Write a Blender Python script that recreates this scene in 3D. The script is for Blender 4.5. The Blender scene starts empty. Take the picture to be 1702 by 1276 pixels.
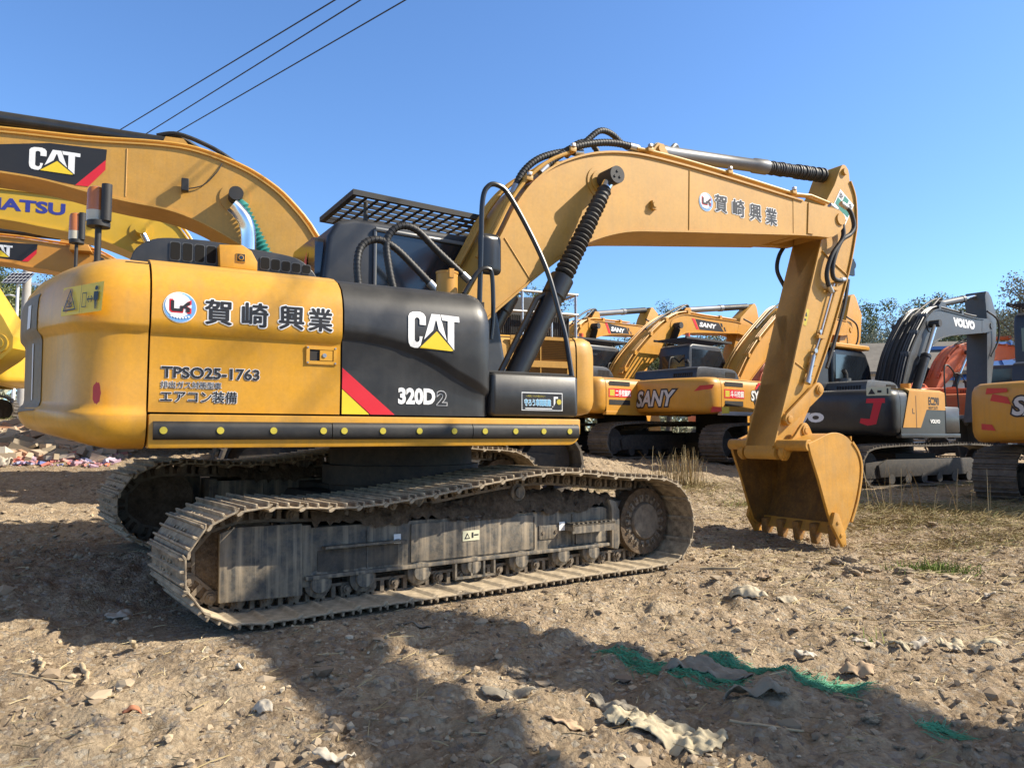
import bpy, bmesh, math, random
import numpy as np
from mathutils import Vector, Matrix, Euler
random.seed(7); rng = np.random.default_rng(11)
R = math.radians
scene = bpy.context.scene
COL = scene.collection

# ------------------------------------------------------------------ materials
MATS = {}
def _n(nt, t, **k):
    n = nt.nodes.new(t)
    for a, b in k.items(): setattr(n, a, b)
    return n
def mat(name, col, rough=.5, metal=0., var=.15, vscale=2.5, dust=0., dustcol=(.34, .26, .17), bump=0., bscale=60., spec=.5, streak=0., coat=0., fine=.0, grime=(.05,.04,.03), updust=0., chips=0.):
    """procedural paint / metal: base colour with mottling, dust blotches, run-down streaks and a fine bump"""
    if name in MATS: return MATS[name]
    m = bpy.data.materials.new(name); m.use_nodes = True; nt = m.node_tree; L = nt.links
    b = nt.nodes['Principled BSDF']
    tc = _n(nt, 'ShaderNodeTexCoord'); src = tc.outputs['Object']
    n1 = _n(nt, 'ShaderNodeTexNoise'); n1.inputs['Scale'].default_value = vscale; n1.inputs['Detail'].default_value = 7; n1.inputs['Roughness'].default_value = .62
    L.new(src, n1.inputs['Vector'])
    mr = _n(nt, 'ShaderNodeMapRange'); mr.inputs[1].default_value = .3; mr.inputs[2].default_value = .7
    mr.inputs[3].default_value = 1 - var; mr.inputs[4].default_value = 1 + var * .6
    L.new(n1.outputs['Fac'], mr.inputs[0])
    mul = _n(nt, 'ShaderNodeMix', data_type='RGBA', blend_type='MULTIPLY'); mul.inputs[0].default_value = 1
    mul.inputs[6].default_value = (*col, 1); L.new(mr.outputs[0], mul.inputs[7])
    cur = mul.outputs[2]
    if fine > 0:
        nf = _n(nt, 'ShaderNodeTexNoise'); nf.inputs['Scale'].default_value = 35; nf.inputs['Detail'].default_value = 6; nf.inputs['Roughness'].default_value = .7
        L.new(src, nf.inputs['Vector'])
        mf = _n(nt, 'ShaderNodeMapRange'); mf.inputs[1].default_value = .35; mf.inputs[2].default_value = .7; mf.inputs[3].default_value = 1 - fine; mf.inputs[4].default_value = 1 + fine
        L.new(nf.outputs['Fac'], mf.inputs[0])
        mm = _n(nt, 'ShaderNodeMix', data_type='RGBA', blend_type='MULTIPLY'); mm.inputs[0].default_value = 1
        L.new(cur, mm.inputs[6]); L.new(mf.outputs[0], mm.inputs[7]); cur = mm.outputs[2]
    if streak > 0:
        mp = _n(nt, 'ShaderNodeMapping'); mp.inputs['Scale'].default_value = (22, 22, 1.1); L.new(src, mp.inputs[0])
        ns = _n(nt, 'ShaderNodeTexNoise'); ns.inputs['Scale'].default_value = 1.; ns.inputs['Detail'].default_value = 5; L.new(mp.outputs[0], ns.inputs['Vector'])
        ms = _n(nt, 'ShaderNodeMapRange'); ms.inputs[1].default_value = .48; ms.inputs[2].default_value = .72; ms.inputs[3].default_value = 0; ms.inputs[4].default_value = streak
        L.new(ns.outputs['Fac'], ms.inputs[0])
        mx = _n(nt, 'ShaderNodeMix', data_type='RGBA'); L.new(ms.outputs[0], mx.inputs[0]); L.new(cur, mx.inputs[6]); mx.inputs[7].default_value = (*grime, 1); cur = mx.outputs[2]
    if chips > 0:
        nc = _n(nt, 'ShaderNodeTexNoise'); nc.inputs['Scale'].default_value = 7; nc.inputs['Detail'].default_value = 12; nc.inputs['Roughness'].default_value = .78; L.new(src, nc.inputs['Vector'])
        mc = _n(nt, 'ShaderNodeMapRange'); mc.inputs[1].default_value = .665; mc.inputs[2].default_value = .70; mc.inputs[3].default_value = 0; mc.inputs[4].default_value = chips; L.new(nc.outputs['Fac'], mc.inputs[0])
        mx = _n(nt, 'ShaderNodeMix', data_type='RGBA'); L.new(mc.outputs[0], mx.inputs[0]); L.new(cur, mx.inputs[6]); mx.inputs[7].default_value = (.13, .07, .03, 1); cur = mx.outputs[2]
    rg = None
    if dust > 0 or updust > 0:
        n2 = _n(nt, 'ShaderNodeTexNoise'); n2.inputs['Scale'].default_value = vscale * 2.3; n2.inputs['Detail'].default_value = 9; n2.inputs['Roughness'].default_value = .7
        L.new(src, n2.inputs['Vector'])
        m2 = _n(nt, 'ShaderNodeMapRange'); m2.inputs[1].default_value = .4; m2.inputs[2].default_value = .75; m2.inputs[3].default_value = 0; m2.inputs[4].default_value = dust
        L.new(n2.outputs['Fac'], m2.inputs[0]); fac = m2.outputs[0]
        if updust > 0:
            ge = _n(nt, 'ShaderNodeNewGeometry'); sx = _n(nt, 'ShaderNodeSeparateXYZ'); L.new(ge.outputs['Normal'], sx.inputs[0])
            mu = _n(nt, 'ShaderNodeMapRange'); mu.inputs[1].default_value = .3; mu.inputs[2].default_value = .95; mu.inputs[3].default_value = 0; mu.inputs[4].default_value = updust
            L.new(sx.outputs['Z'], mu.inputs[0])
            ad = _n(nt, 'ShaderNodeMath', operation='ADD', use_clamp=True); L.new(fac, ad.inputs[0]); L.new(mu.outputs[0], ad.inputs[1]); fac = ad.outputs[0]
        mx = _n(nt, 'ShaderNodeMix', data_type='RGBA'); L.new(fac, mx.inputs[0]); L.new(cur, mx.inputs[6]); mx.inputs[7].default_value = (*dustcol, 1); cur = mx.outputs[2]
        rr = _n(nt, 'ShaderNodeMapRange'); rr.inputs[3].default_value = rough; rr.inputs[4].default_value = min(1, rough + .45); L.new(fac, rr.inputs[0]); rg = rr.outputs[0]
    L.new(cur, b.inputs['Base Color'])
    if rg: L.new(rg, b.inputs['Roughness'])
    else:
        rr = _n(nt, 'ShaderNodeMapRange'); rr.inputs[3].default_value = max(.03, rough - .08); rr.inputs[4].default_value = min(1, rough + .1); L.new(n1.outputs['Fac'], rr.inputs[0]); L.new(rr.outputs[0], b.inputs['Roughness'])
    b.inputs['Metallic'].default_value = metal
    b.inputs['Specular IOR Level'].default_value = spec
    b.inputs['Coat Weight'].default_value = coat; b.inputs['Coat Roughness'].default_value = .12
    if bump > 0:
        nb = _n(nt, 'ShaderNodeTexNoise'); nb.inputs['Scale'].default_value = bscale; nb.inputs['Detail'].default_value = 8; nb.inputs['Roughness'].default_value = .65
        L.new(src, nb.inputs['Vector'])
        bp = _n(nt, 'ShaderNodeBump'); bp.inputs['Strength'].default_value = 1; bp.inputs['Distance'].default_value = bump
        L.new(nb.outputs['Fac'], bp.inputs['Height']); L.new(bp.outputs[0], b.inputs['Normal'])
    MATS[name] = m
    return m
def flat(name, col, rough=.45, spec=.4): return mat(name, col, rough, 0, .05, 4., spec=spec)
YEL = mat('yellow_machine_paint', (.61, .30, .02), .36, var=.12, dust=.22, dustcol=(.47, .30, .11), bump=.0035, bscale=1.6, coat=.15, updust=.35, fine=.07, streak=.2, grime=(.30,.19,.07), chips=.45)
YELB = mat('dusty_boom_yellow', (.525, .275, .042), .48, var=.12, dust=.32, dustcol=(.50, .31, .11), bump=.0012, bscale=3, coat=.03, fine=.08, streak=.18, grime=(.27,.17,.07), chips=.5)
YELD = mat('bucket_yellow_paint', (.55, .265, .03), .5, chips=.8, streak=.3, grime=(.25,.15,.06), var=.2, dust=.35, dustcol=(.45, .30, .12), bump=.0012, bscale=18, fine=.08)
YELS = mat('golden_yellow_paint', (.55, .255, .025), .4, chips=.5, streak=.25, grime=(.28,.17,.06), var=.10, dust=.22, dustcol=(.48, .31, .12), updust=.2)
YELO = mat('worn_orange_yellow_paint', (.56, .25, .035), .45, var=.12, dust=.25, dustcol=(.45, .28, .12), updust=.2)
YELK = mat('bright_yellow_paint', (.62, .38, .025), .42, var=.1, dust=.2, dustcol=(.5, .36, .13), updust=.2)
ORG = mat('orange_paint', (.62, .12, .03), .42, var=.12, dust=.2, updust=.2)
BLK = mat('black_panel_paint', (.018, .019, .021), .42, var=.25, dust=.16, dustcol=(.11, .10, .085), bump=.0006, bscale=10, streak=.08, grime=(.09,.085,.075), coat=.15, updust=.12)
BLKG = mat('black_gloss_paint', (.014, .015, .017), .28, var=.2, dust=.12, dustcol=(.10,.09,.075), updust=.12)
BLKM = mat('black_matte_plastic', (.02, .02, .021), .6, var=.3, dust=.25, dustcol=(.10, .085, .065), updust=.15)
GREY = mat('dark_grey_paint', (.058, .062, .066), .42, var=.12, dust=.18, dustcol=(.16,.15,.13), updust=.2)
DKBLU = mat('dark_navy_paint', (.022, .026, .034), .4, var=.2, dust=.14, dustcol=(.10,.09,.08), updust=.15)
FFRAME = mat('far_frame_paint', (.03, .028, .026), .7, var=.3, vscale=5, dust=.5, dustcol=(.15, .12, .09), bump=.002, bscale=30)
RUB = mat('black_rubber', (.016, .016, .017), .5, var=.3, dust=.3, dustcol=(.09, .08, .065), bump=.0008, bscale=90)
DARK = mat('dark_steel', (.02, .018, .016), .8, var=.4, dust=.3, dustcol=(.06,.05,.04))  # near-black steel for inner frames, brackets and vent backs
STEEL = mat('dusty_track_steel', (.14, .11, .08), .6, .2, var=.4, vscale=6, dust=.75, dustcol=(.33, .265, .19), bump=.003, bscale=45, fine=.25)
SHOE = mat('worn_shoe_steel', (.19, .145, .10), .55, .12, var=.45, vscale=5, dust=.9, dustcol=(.60, .49, .335), bump=.002, bscale=40, fine=.25, updust=.52)
FRAME = mat('weathered_frame_paint', (.07, .068, .062), .6, var=.4, vscale=5, dust=.62, dustcol=(.34, .265, .175), bump=.0025, bscale=30, streak=.75, grime=(.42, .34, .235), fine=.3)
MUD = mat('caked_mud', (.12, .088, .06), .95, var=.5, vscale=9, dust=.5, dustcol=(.2, .15, .105), bump=.02, bscale=28, fine=.35, spec=.1)
BGTRK = mat('far_track_steel', (.10, .086, .07), .7, .1, var=.4, vscale=5, dust=.6, dustcol=(.26, .21, .15), bump=.003, bscale=30, fine=.2)
CHROME = mat('chrome', (.75, .75, .74), .16, 1., var=.08)
GALV = mat('bright_steel', (.5, .5, .5), .35, .9, var=.2)
BGGREY = mat('grey_cylinder_paint', (.16, .165, .17), .4, .2, var=.15, dust=.2, dustcol=(.22,.2,.17))
SOILSHADE = mat('shaded_soiled_steel', (.26, .13, .025), .6, .1, var=.5, vscale=5, dust=.7, dustcol=(.19, .115, .05), bump=.003, bscale=30, fine=.3, streak=.5, grime=(.10,.06,.03))  # soil and the bucket's inner shade, both put into the colour
GLASS = mat('dark_glass', (.012, .016, .022), .08, var=.3, spec=.6, coat=.5)
WHITE = flat('white_vinyl', (.8, .8, .79)); RED = flat('red_vinyl', (.62, .02, .035)); YELV = flat('yellow_vinyl', (.78, .56, .03))
INK = flat('black_ink', (.02, .02, .022)); BLUEV = flat('blue_vinyl', (.16, .36, .66)); NAVY = flat('navy_vinyl', (.04, .05, .27)); GREENV = flat('green_vinyl', (.02, .22, .16))
SILV = mat('silver_vinyl', (.50, .50, .50), .4, .0, var=.1); CREAM = flat('cream_vinyl', (.62, .60, .42)); REDP = mat('red_spray_paint', (.55, .04, .03), .6, var=.2)
LIME = flat('lime_vinyl', (.52, .43, .05)); SKYV = flat('sky_vinyl', (.25, .55, .78)); ORANGEV = flat('orange_vinyl', (.7, .28, .03))

# ------------------------------------------------------------------ mesh builder
class MB:
    def __init__(s): s.v = []; s.f = []; s.m = []; s.cm = 0; s.mats = []
    def use(s, m):
        if m not in s.mats: s.mats.append(m)
        s.cm = s.mats.index(m); return s
    def add(s, vs, fs):
        o = len(s.v); s.v += [tuple(map(float, p)) for p in vs]; s.f += [[i + o for i in f] for f in fs]; s.m += [s.cm] * len(fs); return s
    def bx(s, x0, x1, y0, y1, z0, z1):
        return s.add([(x0,y0,z0),(x1,y0,z0),(x1,y1,z0),(x0,y1,z0),(x0,y0,z1),(x1,y0,z1),(x1,y1,z1),(x0,y1,z1)],
                     [(3,2,1,0),(4,5,6,7),(0,1,5,4),(1,2,6,5),(2,3,7,6),(3,0,4,7)])
    def rbx(s, x0, x1, y0, y1, z0, z1, r=.03, seg=3):      # box rounded in the x/z outline and across y edges
        pts = rrect(x0, x1, z0, z1, r, seg); ins = rrect(x0+r*.5, x1-r*.5, z0+r*.5, z1-r*.5, r*.6, seg)
        n = len(pts); vs = [(p[0], y0, p[1]) for p in ins] + [(p[0], y0+r*.5, p[1]) for p in pts] + [(p[0], y1-r*.5, p[1]) for p in pts] + [(p[0], y1, p[1]) for p in ins]
        fs = [list(range(n))[::1]] + [list(range(3*n, 4*n))[::-1]]
        for k in range(3):
            for i in range(n): j = (i+1) % n; fs.append((k*n+i, (k+1)*n+i, (k+1)*n+j, k*n+j))
        return s.add(vs, fs)
    def prism(s, poly, y0, y1):                             # outline in x,z swept along y
        n = len(poly); vs = [(p[0], y0, p[1]) for p in poly] + [(p[0], y1, p[1]) for p in poly]
        fs = [list(range(n)), list(range(2*n-1, n-1, -1))] + [(i, i+n, (i+1) % n + n, (i+1) % n) for i in range(n)]
        return s.add(vs, fs)
    def zprism(s, poly, z0, z1):                            # outline in x,y swept along z
        n = len(poly); vs = [(p[0], p[1], z0) for p in poly] + [(p[0], p[1], z1) for p in poly]
        fs = [list(range(n))[::-1], list(range(n, 2*n))] + [(i, (i+1) % n, (i+1) % n + n, i+n) for i in range(n)]
        return s.add(vs, fs)
    def xprism(s, poly, x0, x1):                            # outline in y,z swept along x
        n = len(poly); vs = [(x0, p[0], p[1]) for p in poly] + [(x1, p[0], p[1]) for p in poly]
        fs = [list(range(n))[::-1], list(range(n, 2*n))] + [(i, (i+1) % n, (i+1) % n + n, i+n) for i in range(n)]
        return s.add(vs, fs)
    def tube(s, pts, r, seg=8, caps=True):
        pts = [Vector(p) for p in pts]; n = len(pts); rr = r if isinstance(r, (list, tuple)) else [r]*n
        t0 = (pts[1]-pts[0]).normalized(); up = Vector((0,0,1)) if abs(t0.z) < .9 else Vector((1,0,0)); a = t0.cross(up).normalized()
        vs = []; fs = []
        for i, p in enumerate(pts):
            t = (pts[min(i+1,n-1)] - pts[max(i-1,0)]).normalized()
            a = (a - t*a.dot(t)); a = a.normalized() if a.length > 1e-6 else t.orthogonal().normalized()
            b = t.cross(a)
            for k in range(seg):
                g = 2*math.pi*k/seg; vs.append(p + (a*math.cos(g) + b*math.sin(g))*rr[i])
        for i in range(n-1):
            for k in range(seg): k2 = (k+1) % seg; fs.append((i*seg+k, i*seg+k2, (i+1)*seg+k2, (i+1)*seg+k))
        if caps: fs += [list(range(seg))[::-1], list(range((n-1)*seg, n*seg))]
        return s.add(vs, fs)
    def cyl(s, p0, p1, r, seg=20, r2=None): return s.tube([p0, p1], [r, r if r2 is None else r2], seg)
    def lathe(s, p0, p1, prof, seg=18):                     # prof: (fraction along axis, radius)
        p0 = Vector(p0); p1 = Vector(p1); d = p1-p0; return s.tube2([p0+d*a for a, _ in prof], d.normalized(), [q for _, q in prof], seg)
    def tube2(s, pts, t, rr, seg):
        a = t.orthogonal().normalized(); b = t.cross(a); n = len(pts); vs = []; fs = []
        for p, q in zip(pts, rr):
            for k in range(seg): g = 2*math.pi*k/seg; vs.append(p + (a*math.cos(g)+b*math.sin(g))*q)
        for i in range(n-1):
            for k in range(seg): k2 = (k+1) % seg; fs.append((i*seg+k, i*seg+k2, (i+1)*seg+k2, (i+1)*seg+k))
        fs += [list(range(seg))[::-1], list(range((n-1)*seg, n*seg))]
        return s.add(vs, fs)
    def grid(s, rows):                                      # rows of points -> quads
        n = len(rows[0]); o = [p for r in rows for p in r]
        return s.add(o, [(i*n+j, i*n+j+1, (i+1)*n+j+1, (i+1)*n+j) for i in range(len(rows)-1) for j in range(n-1)])
    def ribbon(s, poly, y0, y1, th):                        # plate following an x,z polyline, thick th to the left side
        n = len(poly); P = [Vector((p[0], p[1])) for p in poly]; off = []
        for i in range(n):
            t = (P[min(i+1,n-1)]-P[max(i-1,0)]).normalized(); off.append(P[i] + Vector((-t.y, t.x))*th)
        vs = []
        for i in range(n): vs += [(P[i].x,y0,P[i].y),(P[i].x,y1,P[i].y),(off[i].x,y1,off[i].y),(off[i].x,y0,off[i].y)]
        fs = [(0,1,2,3), ((n-1)*4+3,(n-1)*4+2,(n-1)*4+1,(n-1)*4)]
        for i in range(n-1):
            for k in range(4): k2 = (k+1) % 4; fs.append((i*4+k, (i+1)*4+k, (i+1)*4+k2, i*4+k2))
        return s.add(vs, fs)
    def mesh(s, name, m=None, smooth=35, xf=None, bevel=0, bseg=2, fixn=True):
        me = bpy.data.meshes.new(name); vs = s.v
        me.from_pydata(vs, [], s.f)
        for mm in (s.mats or [m]): me.materials.append(mm)
        if len(s.mats) > 1: me.polygons.foreach_set('material_index', s.m)
        bm = bmesh.new(); bm.from_mesh(me)
        if fixn: bmesh.ops.recalc_face_normals(bm, faces=bm.faces)
        if bevel > 0:
            es = [e for e in bm.edges if len(e.link_faces) == 2 and e.calc_face_angle(0) > R(28)]
            bmesh.ops.bevel(bm, geom=es, offset=bevel, segments=bseg, profile=.6, affect='EDGES', clamp_overlap=True)
        big = [f for f in bm.faces if len(f.verts) > 4]
        if big: bmesh.ops.triangulate(bm, faces=big)
        bm.to_mesh(me); bm.free()
        if xf is not None: me.transform(xf)
        if smooth:
            me.shade_smooth(); me.set_sharp_from_angle(angle=R(smooth))
        me.update(); return me
    def build(s, name, m=None, parent=None, **k):
        k.setdefault('xf', XF[0]); return link(name, s.mesh(name, m, **k), parent)
XF = [None]
def link(name, me, parent=None):
    o = bpy.data.objects.new(name, me); COL.objects.link(o)
    if parent is not None: o.parent = parent
    return o
def tag(o, label, cat, group=None):
    o['label'] = label; o['category'] = cat
    if group: o['group'] = group
    return o
def empty(name, loc, rz=0):
    o = bpy.data.objects.new(name, None); COL.objects.link(o); o.location = loc; o.rotation_euler = (0, 0, rz); o.empty_display_size = .3; return o
def rrect(x0, x1, z0, z1, r, seg=3):
    o = []
    for cx, cz, a in ((x1-r, z1-r, 0), (x0+r, z1-r, 90), (x0+r, z0+r, 180), (x1-r, z0+r, 270)):
        for k in range(seg+1): g = R(a + 90*k/seg); o.append((cx + r*math.cos(g), cz + r*math.sin(g)))
    return o
def spl(pts, n=8, closed=False):                            # Catmull-Rom through points of any dimension
    P = [np.array(p, float) for p in pts]; N = len(P); out = []
    for i in range(N if closed else N-1):
        g = lambda k: P[k % N] if closed else P[min(max(k, 0), N-1)]
        a, b, c, d = g(i-1), g(i), g(i+1), g(i+2)
        for k in range(n):
            t = k/n; out.append(.5*((2*b) + (c-a)*t + (2*a-5*b+4*c-d)*t*t + (3*b-a-3*c+d)*t**3))
    if not closed: out.append(P[-1])
    return [tuple(map(float, p)) for p in out]
def off2(pts, d):                                           # shift an open x,z polyline sideways (left side positive)
    P = [np.array(p, float) for p in pts]; o = []
    for i in range(len(P)):
        t = P[min(i+1, len(P)-1)] - P[max(i-1, 0)]; t /= np.linalg.norm(t) + 1e-9; o.append((float(P[i][0]-t[1]*d), float(P[i][1]+t[0]*d)))
    return o

# ------------------------------------------------------------------ lettering
def text2d(txt, bold=0., shear=0., space=1.):
    cu = bpy.data.curves.new('lettering', 'FONT'); cu.body = txt; cu.dimensions = '2D'; cu.fill_mode = 'FRONT'; cu.size = 1; cu.offset = bold; cu.shear = shear; cu.space_character = space; cu.resolution_u = 3
    ob = bpy.data.objects.new('lettering', cu); COL.objects.link(ob); dg = bpy.context.evaluated_depsgraph_get(); dg.update()
    me = bpy.data.meshes.new_from_object(ob.evaluated_get(dg)); bpy.data.objects.remove(ob); bpy.data.curves.remove(cu)
    v = np.array([p.co[:2] for p in me.vertices]); f = [list(p.vertices) for p in me.polygons]; bpy.data.meshes.remove(me)
    return v, f
def lettering(name, txt, mp, w, h, layers, parent, shear=0., space=1., base=None):
    """flat letters; mp(s,t,d) -> point, s right, t up in metres, d proud of the surface. layers: (bold, material, lift)"""
    v0, _ = text2d(txt, layers[-1][0], shear, space); lo = v0.min(0); hi = v0.max(0); sc = np.array([w, h])/(hi-lo); mb = MB()
    if any(ord(q) > 255 for q in txt):
        v, f = text2d(txt, 0, shear, space); v = (v-v.min(0))/(v.max(0)-v.min(0))*np.array([w, h]); em = max(h, w/len(txt))
        for bold, m, lift in layers:
            mb.use(m); r_ = bold*em; n_ = 1 if bold == 0 else (10 if bold > .03 else 6)
            for k in range(n_):
                dx, dy = (0, 0) if n_ == 1 else (r_*math.cos(6.2832*k/n_), r_*math.sin(6.2832*k/n_)*.8)
                mb.add([mp(p+dx, q+dy, lift+.00012*k) for p, q in v], f)
        return mb.build(name, None, parent, smooth=0, fixn=False)
    for bold, m, lift in layers:
        v, f = text2d(txt, bold, shear, space); v = (v-lo)*sc; mb.use(m); mb.add([mp(a, b, lift) for a, b in v], f)
    return mb.build(name, None, parent, smooth=0, fixn=False)
def polys(name, items, mp, parent):
    """flat coloured shapes: items (material, lift, [(s,t)...])"""
    mb = MB()
    for m, lift, pts in items: mb.use(m); mb.add([mp(a, b, lift) for a, b in pts], [list(range(len(pts)))])
    return mb.build(name, None, parent, smooth=0, fixn=False)
def circ(cx, cy, r, n=28, r2=None): return [(cx+r*math.cos(2*math.pi*k/n), cy+(r2 or r)*math.sin(2*math.pi*k/n)) for k in range(n)]
def stroke(pts, w):                                         # thick polyline as quads
    o = []
    for (a, b), (c, d) in zip(pts[:-1], pts[1:]):
        l = math.hypot(c-a, d-b) or 1; nx, ny = -(d-b)/l*w/2, (c-a)/l*w/2; ex, ey = (c-a)/l*w/2, (d-b)/l*w/2
        o.append([(a+nx-ex, b+ny-ey), (a-nx-ex, b-ny-ey), (c-nx+ex, d-ny+ey), (c+nx+ex, d+ny+ey)])
    return o
CATL = dict(
 C=[(.0,.30),(.0,.86),(.03,.94),(.09,.99),(.16,1.),(.24,1.),(.30,.96),(.335,.88),(.335,.66),(.215,.66),(.215,.80),(.19,.845),(.15,.845),(.12,.80),(.12,.26),(.15,.21),(.19,.21),(.215,.26),(.215,.36),(.275,.36),(.225,.06),(.12,.06),(.05,.09),(.01,.18)],
 A1=[(.30,.285),(.45,.97),(.62,.97),(.545,.80),(.525,.80),(.475,.535)], A2=[(.62,.97),(.755,.25),(.70,.335),(.59,.535),(.545,.80)],
 T=[(.635,.97),(1.,.95),(1.,.80),(.895,.805),(.895,.0),(.765,.155),(.765,.815),(.66,.82)],
 TRI=[(.235,.09),(.545,.52),(.875,.04),(.83,.02),(.22,.06)], EDGE=[(.19,.06),(.53,.585),(.565,.585),(.925,.0),(.86,.0),(.545,.50),(.25,.06)])
def cat_logo(mp, w, h, parent, name='logo_decal', d=.004):
    S = lambda p: [(a*w, b*h) for a, b in p]
    return polys(name, [(WHITE, d, S(CATL['C'])), (WHITE, d, S(CATL['A1'])), (WHITE, d, S(CATL['A2'])), (WHITE, d, S(CATL['T'])), (INK, d+.0015, S(CATL['EDGE'])), (YELV, d+.003, S(CATL['TRI']))], mp, parent)
# ------------------------------------------------------------------ the excavator in front
P0 = (-.979, 6.836, 0)
main = tag(empty('excavator', P0, R(90-53.8)), 'big yellow and black excavator in front on dusty crawler tracks, its bucket on the ground', 'excavator')
UP = Matrix.Rotation(R(-6), 4, 'Z')                        # the upper works are turned a little on the tracks

def resample(loop, n):
    P = np.array(loop + [loop[0]], float); d = np.r_[0, np.cumsum(np.linalg.norm(np.diff(P, axis=0), axis=1))]
    q = np.linspace(0, d[-1], n, endpoint=False); return np.c_[np.interp(q, d, P[:,0]), np.interp(q, d, P[:,1])], d[-1]/n
OUT = spl([(-1.75,.035),(-1.0,.035),(0,.035),(1.0,.035),(1.75,.035),(1.98,.10),(2.10,.25),(2.12,.42),(2.05,.60),(1.90,.72),(1.70,.775),(1.30,.80),(1.02,.83),(.64,.862),(.25,.838),(-.15,.79),(-.64,.725),(-1.08,.69),(-1.41,.70),(-1.72,.715),(-1.95,.665),(-2.09,.55),(-2.145,.39),(-2.12,.25),(-1.98,.11)], 6, True)
N_SHOE = 49; SH, PITCH = resample(OUT, N_SHOE)
def shoe_mesh():
    mb = MB(); w = .435; p = PITCH
    # local: x along the track, y across, z outward
    prof = [(-p*.57,.006),(-p*.46,-.011),(p*.34,-.011),(p*.46,-.028),(p*.55,-.030),(p*.58,-.018),(p*.42,.0),(-p*.40,.0),(-p*.53,.014)]
    mb.prism(prof, -w, w)
    for gx, gh in ((-p*.44,.030),(-p*.06,.026),(p*.30,.026)):
        mb.prism([(gx-.010,-.002),(gx+.010,-.002),(gx+.006,gh),(gx-.006,gh)], -w+.004, w-.004)
    for bx in (-.03, .04):
        for by in (-.12, -.06, .06, .12): mb.cyl((bx,by,-.002),(bx,by,.014),.013,6)
    return mb.mesh('track_shoe', SHOE, smooth=30, bevel=.0025, bseg=1)
def link_bm(mb, a, b, yc):                                  # one chain link pair between pins a, b (x,z)
    a = np.array(a); b = np.array(b); t = (b-a)/np.linalg.norm(b-a); n = np.array([-t[1], t[0]])
    L_ = np.linalg.norm(b-a)
    for sgn in (-1, 1):
        y = yc + sgn*.075
        bar = lambda s0, s1, h0, h1: mb.prism([tuple(a+t*s0*L_+n*h0), tuple(a+t*s1*L_+n*h0), tuple(a+t*s1*L_+n*h1), tuple(a+t*s0*L_+n*h1)], y-.018, y+.018)
        mb.cyl((a[0], y-.024, a[1]), (a[0], y+.024, a[1]), .044, 12)
        bar(.0, 1.0, .024, .044); bar(.08, .92, -.075, -.05); bar(.42, .58, -.06, .03); bar(.80, .96, -.06, .03); bar(.05, .17, -.06, .03)
    mb.cyl((a[0], yc-.115, a[1]), (a[0], yc+.115, a[1]), .028, 10); mb.cyl((a[0], yc-.13, a[1]), (a[0], yc+.13, a[1]), .015, 8)
def roller_mesh(r, hw):
    mb = MB(); mb.lathe((0,-hw,0),(0,hw,0),[(0,r*.35),(0,r*.62),(.06,r*.68),(.10,r*1.0),(.26,r*1.0),(.28,r*.8),(.72,r*.8),(.74,r),(.90,r),(.94,r*.68),(1,r*.62),(1,r*.35)],20)
    return mb
shoe_me = shoe_mesh(); roll_me = roller_mesh(.095,.17).mesh('roller', FRAME); 
tr_marks = None
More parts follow.
